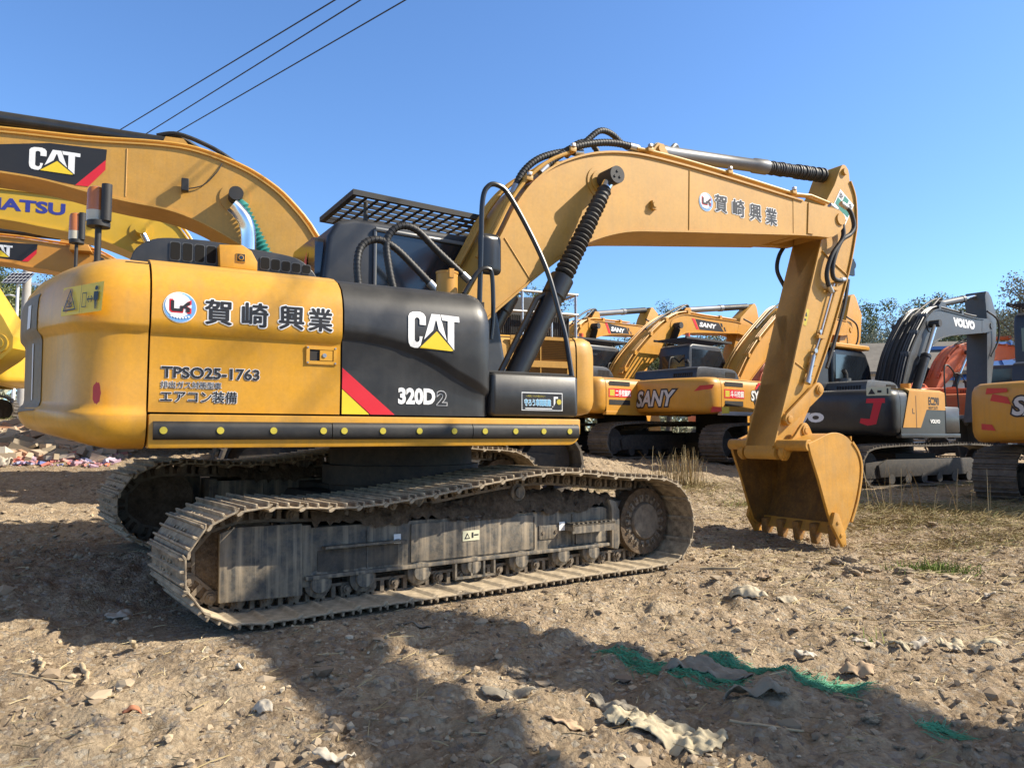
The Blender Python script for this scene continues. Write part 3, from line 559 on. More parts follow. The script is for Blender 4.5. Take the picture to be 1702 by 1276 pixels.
# pipes and clamps on the boom's near edge
def up(path, y, dz): return [(a, y, b+dz) for a, b in path]
UPP = off2(TOP, .0)
for k, (y, dz) in enumerate(((-.325,.050),(-.27,.045),(-.215,.05))):
    path = [(x, y, z) for x, z in off2(TOP, .055)]
    seg = [p for p in path if p[0] > .62 and p[0] < 1.62]
    MB().tube(seg,.019,8).build('boom_pipe', YELB, boom)
    if k < 2:
        seg = [p for p in path if p[0] > 2.42 and p[0] < 4.9] + [(5.12,y,4.03),(5.45,y,3.99)]
        MB().tube(seg,.019,8).build('boom_pipe', YELB, boom)
for y in (.15,.22,.29): MB().tube([(x, y, z) for x, z in off2(TOP, .055) if .62 < x < 1.9],.019,8).build('boom_pipe', YELB, boom)
for x, z in ((1.12,3.53),(1.62,3.90),(2.60,4.085),(3.75,4.05),(4.80,3.99)):
    cl = MB().use(YELB).bx(x-.035,x+.035,-.36,-.18,z+.005,z+.05); cl.use(GALV).bx(x-.02,x+.02,-.37,-.33,z+.05,z+.085); cl.build('pipe_clamp', None, boom, bevel=.004)
cs = MB()
for k in range(4): x, z = TOP[26+3*k]; cs.bx(x-.05,x+.05,-.05+.03*k,.05+.03*k,z-.01,z+.04)
cs.use(DARK); cs.build('hose_bracket', DARK, boom)
hose([(1.00,-.25,3.42),(1.10,-.25,3.63),(1.28,-.25,3.80),(1.55,-.24,3.92),(1.80,-.22,3.97)],.032,boom)
hose([(1.28,-.30,3.66),(1.42,-.30,3.80),(1.66,-.30,3.97),(1.95,-.29,4.075),(2.2,-.29,4.12),(2.45,-.30,4.115)],.034,boom)
hose([(1.83,-.15,4.04),(1.96,-.15,4.17),(2.10,-.15,4.28),(2.27,-.12,4.29),(2.48,-.06,4.23),(2.70,.0,4.23),(2.86,.02,4.26)],.03,boom)
hose([(1.86,.12,4.05),(1.98,.12,4.2),(2.12,.1,4.25),(2.22,.1,4.2),(2.32,.1,4.06)],.03,boom,ends=False)
# logo and characters on the boom
mpb = lambda s, t, d: (s, -.335-d, t)
def round_logo(cx, cz, r, mp, parent):
    U_ = [(-.62,.42),(-.40,.42),(-.40,-.18),(.0,-.18),(.0,.05),(.18,.05),(.42,.30),(.66,.42),(.66,.15),(.42,.02),(.66,-.10),(.66,-.42),(.40,-.42),(.40,-.15),(.22,-.12),(.18,-.40),(-.50,-.40),(-.62,-.28)]
    it = [(WHITE,.003,circ(cx,cz,r)),(BLUEV,.0045,circ(cx,cz,r*.95)),(WHITE,.006,circ(cx-r*.10,cz+r*.12,r*.78)),
          (RED,.0075,[(cx+a*r*1.02,cz+.06*r+b*r*1.05) for a,b in U_]),(INK,.009,[(cx+a*r*.88,cz+.06*r+b*r*.84) for a,b in U_])]
    for k in range(7): it.append((WHITE,.0075,[(cx+r*(-.55+.17*k),cz-r*(.74-.02*abs(k-3)**1.5)),(cx+r*(-.44+.17*k),cz-r*(.74-.02*abs(k-3)**1.5)),(cx+r*(-.44+.17*k),cz-r*(.64-.02*abs(k-3)**1.5)),(cx+r*(-.55+.17*k),cz-r*(.64-.02*abs(k-3)**1.5))]))
    return polys('round_emblem', it, mp, parent)
round_logo(3.385,3.68,.105,mpb,boom)
KAN = '賀崎興業'
for ch, x, z in zip(KAN, (3.52,3.79,4.06,4.32), (3.60,3.59,3.58,3.57)):
    lettering('lettering', ch, lambda s,t,d,x=x,z=z: (x+s, -.335-d, z+t), .18, .19, [(.085,WHITE,.003),(.03,INK,.0055)], boom)
# boom cylinders
def boom_cyl(y):
    A = np.array((.70,y,1.36)); B = np.array((1.96,y,3.66)); d = B-A; P = lambda f: tuple(A+d*f); sg = -1 if y < 0 else 1
    c = MB(); c.lathe(P(0),P(.545),[(0,.05),(.0,.10),(.03,.10),(.05,.098),(.84,.098),(.85,.112),(.99,.115),(1,.09)],28); c.tube([tuple(np.array(P(.03))+np.array((-.13,0,.06))),tuple(np.array(P(.42))+np.array((-.13,0,.06))),tuple(np.array(P(.47))+np.array((-.05,0,.02)))],.028,8)
    c.cyl((A[0],y-.09,A[2]),(A[0],y+.09,A[2]),.11,20)
    o = c.build('boom_cylinder', BLKG, main, smooth=40)
    n = 20; pr = []
    for k in range(n): a = .02+.93*k/n; w = .95/n; rr = .098-.026*(k/n); j = random.uniform(-.004,.004); pr += [(a,.062),(a+w*.25,rr+j-.008),(a+w*.5,rr+j),(a+w*.75,rr+j-.008)]
    pr += [(.97,.05),(1,.05)]
    MB().lathe(P(.545),P(.965),pr,22).build('rod_bellows', RUB, o, smooth=60)
    MB().cyl(P(.95),P(1.0),.055,16).build('rod', CHROME, o)
    e = MB(); e.cyl((B[0],y-.11,B[2]),(B[0],y+.11,B[2]),.085,24); e.cyl((1.96,sg*.34,3.66),(1.96,y,3.66),.06,20)
    for k in range(3): a = R(90+120*k); e.cyl((B[0]+.035*math.cos(a),y+sg*.108,B[2]+.035*math.sin(a)),(B[0]+.035*math.cos(a),y+sg*.118,B[2]+.035*math.sin(a)),.013,8)
    e.build('rod_end', BLKM, o, smooth=40)
boom_cyl(-.50); boom_cyl(.50)
# arm cylinder
A = np.array((2.95,0,4.27)); B = np.array((5.93,0,4.50)); P = lambda f: tuple(A+(B-A)*f)
ac = MB(); ac.lathe(P(.03),P(.60),[(0,.06),(0,.085),(.04,.085),(.05,.078),(.86,.078),(.87,.09),(.99,.092),(1,.07)],28); ac.cyl((2.93,-.10,4.26),(2.93,.10,4.26),.075,18)
ac.tube(spl([(3.18,-.03,4.33),(3.24,-.02,4.385),(3.30,0,4.35)],5),.03,8)
aco = ac.build('arm_cylinder', BGGREY, main, smooth=40)
n = 26; pr = []
for k in range(n): a = .96*k/n; w = .96/n; j = random.uniform(-.008,.008); pr += [(a,.07),(a+w*.3,.088+j),(a+w*.7,.088+j)]
pr += [(.97,.06),(1,.05)]
MB().lathe(P(.60),P(.965),pr,18).build('rod_bellows', RUB, aco, smooth=60)
re_ = MB(); re_.cyl((5.93,-.10,4.50),(5.93,.10,4.50),.06,16); re_.cyl(P(.94),P(1.),.045,12); re_.build('rod_end', BLKM, aco)
# ---- arm
ARM = [(5.44,3.57),(5.09,2.62),(4.79,1.76),(4.50,1.02)] + [(4.57+.075*math.cos(R(a)), .94+.075*math.sin(R(a))) for a in (190,230,270,310)] + [(4.73,1.02),(4.86,1.17),(5.06,1.45),(5.22,1.72),(5.57,2.38),(5.93,3.18),(6.10,3.70),(6.13,3.88),(6.12,4.20),(6.04,4.40)] + spl([(6.03,4.50),(5.98,4.58),(5.91,4.59),(5.86,4.53)],3) + [(5.74,4.30),(5.56,4.05),(5.46,3.86)]
am = MB().prism(ARM[:-1][::1] + [ARM[-1]], -.20, .20)
fl = [(5.44,3.57),(5.09,2.62),(4.79,1.76),(4.50,1.02)]; am.ribbon(fl[::-1],-.222,.222,-.018)
am.ribbon(spl([(5.25,1.74),(5.59,2.38),(5.95,3.18),(6.12,3.70),(6.15,3.88),(6.14,4.20),(6.05,4.40)],4),-.222,.222,.016)
am.cyl((5.64,-.36,3.81),(5.64,.36,3.81),.075,22); am.cyl((5.93,-.235,4.50),(5.93,.235,4.50),.045,16); am.cyl((4.57,-.225,.94),(4.57,.225,.94),.08,24)
am.cyl((4.72,-.235,1.33),(4.72,.235,1.33),.075,22); am.tube([(4.88,-.205,2.03),(5.22,-.205,1.86)],.006,6)
for p in (((5.46,3.42),(5.75,3.25),(5.95,3.15)),): am.tube([(a,-.205,b) for a,b in p],.01,6)
arm = am.build('arm', YELB, main, smooth=30)
mpa = lambda s, t, d: (s, -.20-d, t)
cc = np.array((5.88,4.03)); a_ = R(-33); ex_ = np.array((math.cos(a_),math.sin(a_))); ey_ = np.array((-math.sin(a_),math.cos(a_))); G = lambda pts: [tuple(cc+ex_*x*.155+ey_*y*.175) for x,y in pts]
polys('safety_cross', [(WHITE,.004,G([(-1,-1),(1,-1),(1,1),(-1,1)])),(GREENV,.006,G([(-.3,-.9),(.3,-.9),(.3,.9),(-.3,.9)])),(GREENV,.0061,G([(-.9,-.3),(-.3,-.3),(-.3,.3),(-.9,.3)])),(GREENV,.0061,G([(.3,-.3),(.9,-.3),(.9,.3),(.3,.3)]))], mpa, arm)
for ch, x, y in (('安',-.66,.62),('全',.66,.62),('第',-.66,-.62),('一',.66,-.62)):
    def mq(s,t,d,x=x,y=y): p = cc+ex_*(x*.155+s-.036)+ey_*(y*.175+t-(.036 if ch!='一' else .004)); return (p[0],-.20-d,p[1])
    lettering('lettering', ch, mq, .072, .072 if ch != '一' else .01, [(.02,INK,.008)], arm)
polys('warning_label', [(LIME,.004,[(5.05,2.48),(5.13,2.46),(5.20,2.66),(5.12,2.68)]),(INK,.006,[(5.10,2.585),(5.15,2.575),(5.145,2.63)]),(INK,.006,[(5.085,2.53),(5.125,2.52),(5.13,2.545),(5.09,2.555)])], mpa, arm)
pi = MB().use(YELB); pi.tube([(5.70,-.225,3.02),(5.40,-.225,2.36),(5.16,-.225,1.86)],.013,8)
pi.use(GALV).tube([(5.63,-.235,3.02),(5.33,-.235,2.32),(5.14,-.235,1.95)],.012,8)
for x,z in ((5.60,2.96),(5.33,2.34),(5.17,2.0)): pi.use(YELB).bx(x-.03,x+.10,-.25,-.20,z-.02,z+.02)
pi.use(GALV).tube([(5.20,-.24,2.10),(5.09,-.25,1.82)],.03,12); pi.tube([(5.09,-.25,1.82),(5.06,-.25,1.76)],.042,12); pi.cyl((5.22,-.22,2.16),(5.22,-.27,2.16),.03,10); pi.cyl((5.33,-.22,2.40),(5.33,-.26,2.40),.022,10)
pi.build('arm_pipes', None, arm, smooth=40)
hose([(5.52,-.30,3.97),(5.66,-.31,3.90),(5.71,-.32,3.74),(5.70,-.32,3.58),(5.52,-.30,3.36),(5.44,-.28,3.14),(5.47,-.27,3.00),(5.55,-.25,2.92)],.028,arm,ends=True,wrap=False)
hose([(5.72,-.31,4.02),(5.86,-.32,3.95),(5.93,-.32,3.78),(5.86,-.32,3.66),(5.70,-.31,3.56),(5.58,-.30,3.36),(5.53,-.29,3.18),(5.58,-.27,3.08),(5.72,-.24,3.07),(5.86,-.20,3.10)],.028,arm,wrap=False)
hose([(5.42,.30,3.62),(5.32,.34,3.45),(5.28,.34,3.25),(5.36,.30,3.05)],.026,arm,wrap=False,ends=False)
# bucket cylinder along the back of the arm
A = np.array((6.20,0,3.35)); B = np.array((5.24,0,1.69)); P = lambda f: tuple(A+(B-A)*f)
bc = MB(); bc.lathe(P(0),P(.72),[(0,.04),(0,.07),(.04,.066),(.9,.066),(.91,.076),(1,.076)],22); bc.cyl((A[0],-.10,A[2]),(A[0],.10,A[2]),.06,16); bc.bx(6.05,6.2,-.12,-.09,3.2,3.42); bc.bx(6.05,6.2,.09,.12,3.2,3.42)
bco = bc.build('bucket_cylinder', BLKG, main, smooth=40); MB().cyl(P(.70),P(1.),.042,16).build('rod', CHROME, bco)
bco2 = MB().tube(spl([(6.12,-.08,3.15),(6.0,-.1,2.8),(5.78,-.1,2.3),(5.62,-.1,1.98)],6),.022,8).build('hydraulic_hose', RUB, bco)
# linkage
def plate(p, q, r0, r1, y0, y1, mb):
    p = np.array(p); q = np.array(q); a = math.atan2(q[1]-p[1], q[0]-p[0]); o = [(p[0]+r0*math.cos(a+R(g)), p[1]+r0*math.sin(a+R(g))) for g in range(90,271,20)] + [(q[0]+r1*math.cos(a+R(g)), q[1]+r1*math.sin(a+R(g))) for g in range(-90,91,20)]
    mb.prism(o, y0, y1)
PA,PT,PB,PP = (4.72,1.33),(5.24,1.69),(4.92,1.20),(4.57,.94)
lk = MB()
for s_ in (-1,1): plate(PA,PT,.075,.085,*sorted((s_*.235,s_*.275)),lk)
lk.cyl((PT[0],-.30,PT[1]),(PT[0],.30,PT[1]),.06,20); lk.cyl((PT[0],-.31,PT[1]),(PT[0],-.27,PT[1]),.04,16); lk.cyl((PA[0],-.29,PA[1]),(PA[0],.29,PA[1]),.045,16)
lk.build('link_arms', YELD, main, smooth=40, bevel=.006)
l2 = MB(); plate(PT,PB,.085,.075,-.17,.17,l2); l2.build('power_link', YELD, main, smooth=40, bevel=.006)
# ---- bucket
bk = MB(); y0, y1 = -.655, .53
side = spl([(4.56,1.05),(4.72,1.10),(4.93,1.165),(5.10,1.165),(5.26,1.10),(5.38,.98),(5.435,.82),(5.42,.63),(5.34,.38),(5.23,.16),(5.13,.03)],3) + [(5.02,.03),(4.94,.08),(4.86,.26),(4.72,.64),(4.60,.92)]
bk.prism(side, y0, y0+.035); bk.prism(side, y1-.035, y1)
shell = spl([(4.60,1.00),(4.74,1.065),(4.93,1.125),(5.09,1.125),(5.23,1.065),(5.335,.96),(5.385,.81),(5.37,.63),(5.29,.38),(5.18,.16),(5.09,.03)],4)
bk.ribbon(shell, y0+.03, y1-.03, .03); bk.cyl((4.585,y0+.01,1.03),(4.585,y1-.01,1.03),.065,20)
bk.prism([(5.05,.015),(5.12,.005),(5.17,.12),(5.12,.14)], y0+.03, y1-.03)
edge = spl([(5.30,1.05),(5.40,.94),(5.45,.80),(5.43,.62),(5.35,.37),(5.24,.16)],4)
bk.ribbon(edge, y0-.012, y0+.02, .035); bk.ribbon(edge, y1-.02, y1+.012, .035)
for yy in (-.4,-.05,.3): bk.ribbon(edge, yy-.04, yy+.04, -.03)
for s_ in (-1,1):                                            # hinge ears
    ea = MB(); ys = sorted((s_*.285, s_*.325)); e = spl([(4.50,.90),(4.545,.855),(4.62,.865),(4.72,.98),(5.02,1.13),(5.03,1.18),(4.97,1.27),(4.90,1.285),(4.83,1.23),(4.70,1.10),(4.55,1.02),(4.50,.96)],3)
    bk.prism(e, ys[0], ys[1]); bk.cyl((PP[0],s_*.27,PP[1]),(PP[0],s_*.345,PP[1]),.07,20); bk.cyl((PB[0],s_*.27,PB[1]),(PB[0],s_*.345,PB[1]),.065,20)
    bk.cyl((PP[0],s_*.34,PP[1]),(PP[0],s_*.355,PP[1]),.045,16); bk.cyl((PB[0],s_*.34,PB[1]),(PB[0],s_*.355,PB[1]),.04,16)
bucket = bk.build('bucket', YELD, main, smooth=32, bevel=.004, bseg=1)
TOOTH = mat('worn_tooth', (.36,.17,.03), .5, var=.4, vscale=12, dust=.8, dustcol=(.24,.17,.10), fine=.3)
def tooth(yc):
    t = MB(); w = .045; P_ = [(5.02,.11),(5.19,.13),(5.17,.03),(5.10,-.10),(5.055,-.13),(5.03,-.03)]
    t.prism(P_, yc-w, yc+w); t.build('tooth', TOOTH, bucket, smooth=30, bevel=.012)
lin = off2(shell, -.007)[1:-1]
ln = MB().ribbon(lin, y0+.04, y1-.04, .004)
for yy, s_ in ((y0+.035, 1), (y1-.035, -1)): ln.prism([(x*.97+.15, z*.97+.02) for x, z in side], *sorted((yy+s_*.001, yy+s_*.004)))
ln.build('shaded_soil_lining', SOILSHADE, bucket, smooth=40)  # added inner skin: paints the shade inside the bucket along with soil
for yc in (-.555,-.30,-.06,.18,.42): tooth(yc)
for s_, yy in ((-1, y0), (1, y1)):
    c = MB(); ys = sorted((yy, yy+s_*.04)); c.prism([(4.92,.28),(4.99,.26),(5.10,.03),(5.11,-.10),(5.05,-.12),(4.98,-.02),(4.87,.14)], *ys)
    for q in ((4.965,.16),(5.02,.02)): c.cyl((q[0],ys[0]-.012,q[1]),(q[0],ys[1]+.012,q[1]),.022,8)
    c.build('side_cutter', YELD, bucket, bevel=.006)

# ---- decals on the house
mpe = lambda s, t, d: (s, ysurf(t)-d, t)
round_logo(-2.005,1.92,.095,mpe,door)
for ch, x, z in zip(KAN, (-1.86,-1.64,-1.41,-1.22), (1.832,1.832,1.832,1.832)):
    lettering('lettering', ch, lambda s,t,d,x=x,z=z: (x+s, ysurf(z+t)-d, z+t), .155, .15, [(.085,WHITE,.003),(.03,INK,.0055)], door)
L2 = lambda t, x, z, w, h_, bo=.02, wo=.05, o=door, **k: lettering('lettering', t, lambda s,q,d: (x+s, ysurf(z+q)-d, z+q), w, h_, [(wo,WHITE,.003),(bo,INK,.0055)], o, **k)
L2('TPSO25-1763', -2.095, 1.492, .575, .072, .03, .062)
L2('排出ガス対策型車', -2.095, 1.43, .345, .043, .0, .06)
L2('エアコン装備', -2.095, 1.345, .44, .072, .02, .07)
mpk = lambda s, t, d: (s, yb(s, t)-d, t)
polys('colour_flash', [(RED,.004,[(-.978,1.60),(-.978,1.46),(-.775,1.288),(-.60,1.288)]),(YELV,.004,[(-.978,1.455),(-.978,1.288),(-.785,1.288)])], mpk, bdoor)
cat_logo(lambda s,t,d: (-.52+s, yb(-.52+s,1.745+t)-d-.002, 1.745+t), .40, .275, bdoor)
lettering('lettering', '320D', lambda s,t,d: (-.575+s, yb(-.575+s,1.362+t)-d, 1.362+t), .285, .118, [(.05,WHITE,.004)], bdoor)
lettering('lettering', '2', lambda s,t,d: (-.275+s, yb(-.275+s,1.362+t)-d, 1.362+t), .075, .10, [(.05,SILV,.004),(.012,INK,.006)], bdoor)
mpt = lambda s, t, d: (s, -1.36-d, t)
st = polys('safety_sticker', [(WHITE,.003,[(.425,1.335),(.80,1.335),(.80,1.475),(.425,1.475)]),(INK,.005,[(.432,1.342),(.793,1.342),(.793,1.468),(.432,1.468)]),(WHITE,.007,[(.455,1.347),(.70,1.347),(.70,1.354),(.455,1.354)]),(WHITE,.007,[(.70,1.37),(.715,1.37),(.715,1.445),(.755,1.445),(.755,1.43),(.73,1.43),(.73,1.395),(.715,1.37),(.70,1.36)]),(LIME,.0075,circ(.765,1.405,.022,14))], mpt, tbo)
lettering('lettering', '守ろう車間距離', lambda s,t,d: (.447+s, -1.36-d, 1.37+t), .24, .052, [(.07,WHITE,.0065),(.02,SKYV,.009)], tbo)
lettering('lettering', '～未来につなぐ安全の心～', lambda s,t,d: (.46+s, -1.36-d, 1.437+t), .18, .018, [(.0,LIME,.0065)], tbo)
XF[0] = None
# ------------------------------------------------------------------ the other excavators of the yard
BG_OUT = spl([(-1.8,.03),(-.9,.03),(0,.03),(.9,.03),(1.8,.03),(2.05,.14),(2.17,.40),(2.06,.70),(1.80,.82),(.9,.86),(0,.84),(-.9,.85),(-1.8,.80),(-2.06,.68),(-2.17,.40),(-2.05,.14)],4,True)
def g_track(root, s, yc, w, m, dx=0, ln=1.0):
    pts, p = resample([((x*ln+dx)*s, z*s) for x, z in BG_OUT], 52)
    mb = MB(); n = len(pts); y0, y1 = (yc-w/2)*s, (yc+w/2)*s
    inn = off2([tuple(q) for q in pts] + [tuple(pts[0])], .03*s)[:-1]
    for k in range(n):                                       # plates with a small gap and a double grouser
        a = np.array(pts[k]); b = np.array(pts[(k+1) % n]); d = (b-a); t = d/np.linalg.norm(d); nn = np.array([t[1], -t[0]]); L_ = np.linalg.norm(d)
        q = lambda f, h: tuple(a+t*L_*f+nn*h*s)
        mb.prism([q(.02,-.03),q(.97,-.03),q(.97,.0),q(.80,.0),q(.78,.03),q(.72,.03),q(.70,.0),q(.22,.0),q(.20,.03),q(.12,.03),q(.10,.0),q(.02,.0)], y0, y1)
    return mb
def gen(name_label, X, Y, yaw, z, s, paint, boomp, hood=BLK, tank=None, hw=1.42, Rr=2.85, xj=-2.0, zb=1.08, zt=2.1, front=.95, top=None, low=None, bw=.33, arm=None, armw=.2, cyl=None, acyl=None,
        cab=(-.6,1.1,.38,1.32,3.1), cabm=DKBLU, guard=True, armp=None, hoodz=.28, hoodx=(-2.2,-.6), hoody=(-.9,.9), bucket=True, tdx=0, tln=1., trot=0, cylm=BLKG, lift=.05, light=False, sidepaint=None, cap=None, loops=1., group='excavators parked in the yard'):
    """excavator in its own frame: x forward, y to its left; sizes before scaling by s, boom / arm outlines already in metres"""
    root = tag(empty('excavator', (X, Y, z), R(90-yaw)), name_label, 'excavator', group)
    sidepaint = sidepaint or paint; armp = armp or boomp
    tx = Matrix.Rotation(R(trot), 4, 'Z')
    for sg in (-1, 1):
        yc = 1.2*sg; XF[0] = tx
        tr = g_track(root, s, yc, .6, BGTRK, tdx, tln).build('crawler_track', BGTRK, root, smooth=30)
        f = MB(); f.prism([((x*tln+tdx)*s, q*s) for x, q in ((-1.5,.22),(1.5,.22),(1.55,.45),(1.3,.56),(-1.3,.56),(-1.55,.45))], (yc-.17)*s, (yc+.17)*s); f.prism([((x*tln+tdx)*s, q*s) for x, q in ((-1.85,.2),(-1.3,.2),(-1.3,.55),(-1.85,.5))], (yc-.12)*s, (yc+.12)*s); f.build('track_frame', FFRAME, tr, bevel=.01)
        MB().lathe(((1.76*tln+tdx)*s,(yc-.16)*s,.42*s),((1.76*tln+tdx)*s,(yc+.16)*s,.42*s),[(0,.1*s),(0,.22*s),(.3,.32*s),(.7,.32*s),(1,.22*s),(1,.1*s)],20).build('sprocket', FFRAME, tr)
        MB().lathe(((-1.76*tln+tdx)*s,(yc-.1)*s,.42*s),((-1.76*tln+tdx)*s,(yc+.1)*s,.42*s),[(0,.1*s),(0,.30*s),(1,.30*s),(1,.1*s)],20).build('idler', FFRAME, tr)
        for k in range(6):
            x = ((-1.2+.48*k)*tln+tdx)*s; MB().cyl((x,(yc-.18)*s,.18*s),(x,(yc+.18)*s,.18*s),.10*s,14).build('bottom_roller', FFRAME, tr)
    XF[0] = tx; c = MB(); c.bx((-.7+tdx)*s,(.7+tdx)*s,-1.05*s,1.05*s,.42*s,.66*s); c.cyl((0,0,.6*s),(0,0,zb*s),.62*s,28); c.build('carbody', DARK, root)
    XF[0] = None
    S = lambda *a: [q*s for q in a]
    # house
    d = MB(); d.bx(*S(xj,front-.02,-hw+.06,hw-.06,zb,zb+.16)); d.bx(*S(xj-.02,-.05,-hw+.05,hw-.05,zb+.1,zt-.04)); d.bx(*S(-.1,.55,-.36,.36,zb,zb+.75)); d.build('main_frame', DARK, root)
    prof = [(-hw,zb),(-hw-.005,zb+(zt-zb)*.6),(-hw,zt-.16),(-hw+.03,zt-.07),(-hw+.10,zt-.015),(-hw+.22,zt),(0,zt+.01)]
    for sg, nm in ((1,'side_panel'),(-1,'side_panel')):
        rows = [[(x*s, p[0]*sg*s, p[1]*s) for p in prof] for x in (xj+.01, (xj-.06)*.5, -.06)]
        e = [(rows[-1][k][0], rows[-1][k][1]*.93, rows[-1][k][2]-(.0 if k < 3 else .02*s)) for k in range(len(prof))]
        MB().grid(rows+[e]).build(nm, sidepaint, root, smooth=40)
    k_ = MB().rbx(*S(-.04,front,-hw,-.5,zb+.02,zb+.58),.04*s); k_.build('fuel_tank', tank or sidepaint, root, smooth=50)
    MB().bx(*S(xj,front,-hw-.01,-hw+.1,zb-.07,zb+.015)).build('side_skirt', cap or sidepaint, root, bevel=.01)
    pr = [(.35,zb-.04),(.15,zb-.04),(.07,zb-.02),(.02,zb+.05),(0,zb+.14),(0,zt-.25),(.01,zt-.13),(.045,zt-.05),(.12,zt-.005),(.3,zt+.012)]
    cwt = counterweight(Rr*s, hw*s*1.005, (xj-.01)*s, [(a*s, b*s) for a, b in pr], paint, root, lift=lift*s)
    if hoodz > 0:
        hx0, hx1 = hoodx; hp = spl([(hx0,zt-.02),(hx0+.03,zt+hoodz*.6),(hx0+.15,zt+hoodz),((hx0+hx1)/2,zt+hoodz),(hx1-.2,zt+hoodz*.95),(hx1,zt+hoodz*.45),(hx1+.05,zt-.02)],3)
        ho = MB().prism([(a*s,b*s) for a,b in hp], hoody[0]*s, hoody[1]*s).build('engine_hood', hood, root, smooth=40, bevel=.04*s, bseg=2)
        v = MB()
        for k in range(9): x = hx1-.50+.045*k; v.bx(*S(x,x+.022,hoody[0]-.008,hoody[0]+.01,zt+hoodz*.25,zt+hoodz*.7))
        v.build('vent_slots', DARK, ho); v = MB()
        for k in range(9): y = hoody[0]+.12+.06*k; v.bx(*S(hx0-.004,hx0+.1,y,y+.03,zt+hoodz*.15,zt+hoodz*.5))
        v.build('vent_slots', DARK, ho)
        MB().cyl(*[tuple(S(-1.35,.1,zt+hoodz*.8))],tuple(S(-1.35,.1,zt+hoodz+.09)),.16*s,18).build('air_intake', hood, ho) if hoodz < .5 else None
        MB().tube([tuple(S(-.9,.3,zt+.1)),tuple(S(-.9,.3,zt+hoodz+.22)),tuple(S(-.98,.3,zt+hoodz+.3))],.05*s,10).build('exhaust_pipe', BLKM, root) if hoodz < .5 else None
    # cab
    if cab:
        x0,x1,y0,y1,zc = cab
        cp = [(x0,zb+.15),(x1,zb+.15),(x1+.12,zb+.7),(x1-.08,zc-.35),(x1-.25,zc-.06),(x1-.4,zc),(x0+.15,zc),(x0+.03,zc-.06),(x0-.02,zc-.25)]
        co = MB().prism([(a*s,b*s) for a,b in cp], y0*s, y1*s).build('cab', cabm, root, smooth=40, bevel=.05*s, bseg=3)
        for yy, dy in ((y0,-.006),(y1,.006)):
            ys = sorted((yy*s,(yy+dy)*s)); MB().prism([(a*s,b*s) for a,b in ((x0+.1,zb+1.0),(x1-.05,zb+1.0),(x1-.15,zc-.4),(x1-.3,zc-.13),(x0+.12,zc-.13))],*ys).build('window', GLASS, co)
        w = MB(); w.add([tuple(S(x0-.012,y0+.12,zc-.75)),tuple(S(x0-.012,y1-.12,zc-.75)),tuple(S(x0-.03,y1-.12,zc-.28)),tuple(S(x0-.03,y0+.12,zc-.28))],[(0,1,2,3)]); w.build('window', GLASS, co)
        w = MB(); w.add([tuple(S(x1+.10,y0+.1,zb+.75)),tuple(S(x1+.10,y1-.1,zb+.75)),tuple(S(x1-.06,y1-.1,zc-.36)),tuple(S(x1-.06,y0+.1,zc-.36))],[(0,1,2,3)]); w.build('windscreen', GLASS, co)
        if guard:
            g = MB(); zt_ = zc+.10
            g.bx(*S(x0-.15,x1+.15,y0-.05,y0,zt_,zt_+.05)); g.bx(*S(x0-.15,x1+.15,y1,y1+.05,zt_,zt_+.05))
            for k in range(14): x = x0-.15+(x1-x0+.25)*k/13; g.bx(*S(x,x+.045,y0,y1,zt_+.005,zt_+.03))
            for x in (x0+.2,x1-.4): 
                for y in (y0+.05,y1-.05): g.cyl(tuple(S(x,y,zc-.02)),tuple(S(x,y,zt_+.01)),.02*s,6)
            g.build('roof_guard', BLKM, root)
            if light:
                b = MB(); b.cyl(tuple(S(x0+.35,y0+.3,zt_+.04)),tuple(S(x0+.35,y0+.3,zt_+.2)),.06*s,12); b.build('beacon_lens', ORGL, root)
        h = MB(); h.tube(spl([tuple(S(.35,-hw+.15,zb+.5)),tuple(S(.33,-hw+.15,zt+.45)),tuple(S(.5,-hw+.15,zt+.6)),tuple(S(.85,-hw+.15,zt+.35)),tuple(S(.95,-hw+.15,zb+.5))],5),.018*s,6); h.build('handrail', BLKM, root)
    # boom
    bm = boom_mesh('boom', top, low, bw, boomp, root, lip=.03, th=.025)
    a0 = np.array(top[-1]); b0 = np.array(low[-1]); dr = np.array(top[-1])-np.array(top[-3]); dr = dr/np.linalg.norm(dr); mid = (a0+b0)/2; pin = mid+dr*.45*s
    lug = [tuple(a0-dr*.1), tuple(a0+dr*.3*s), tuple(pin+dr*.13*s+np.array((0,.06*s))), tuple(pin+dr*.08*s-np.array((0,.12*s))), tuple(b0+dr*.1*s), tuple(b0-dr*.1)]
    for s1 in (-1,1): q = sorted((s1*(armw+.02), s1*(bw+.005))); bm.prism(lug, *q)
    bm.cyl((pin[0],-bw-.03,pin[1]),(pin[0],bw+.03,pin[1]),.08*s,16)
    i_ = int(np.argmax([p[1] for p in top])); 
    if cyl: bm.cyl((cyl[0][0],-bw-.02,cyl[0][1]),(cyl[0][0],bw+.02,cyl[0][1]),.18*s,28)
    if acyl:
        f0 = np.array(acyl[0]); 
        for s1 in (-.15,.11): bm.prism([(f0[0]-.4*s,f0[1]-.30*s),(f0[0]+.25*s,f0[1]-.32*s),(f0[0]+.1*s,f0[1]+.05*s),(f0[0]-.1*s,f0[1]+.05*s)], s1, s1+.04)
    bo = bm.build('boom', boomp, root, smooth=30)
    for y in (-.9*bw,-.72*bw,-.54*bw,.5*bw,.75*bw):
        pth = [(x, y, zz) for x, zz in off2(top, .06*s)]; n = len(pth); MB().tube(pth[n//10:int(n*.93)],.02*s,6).build('boom_pipe', boomp if paint is not DKBLU else BLKM, bo)
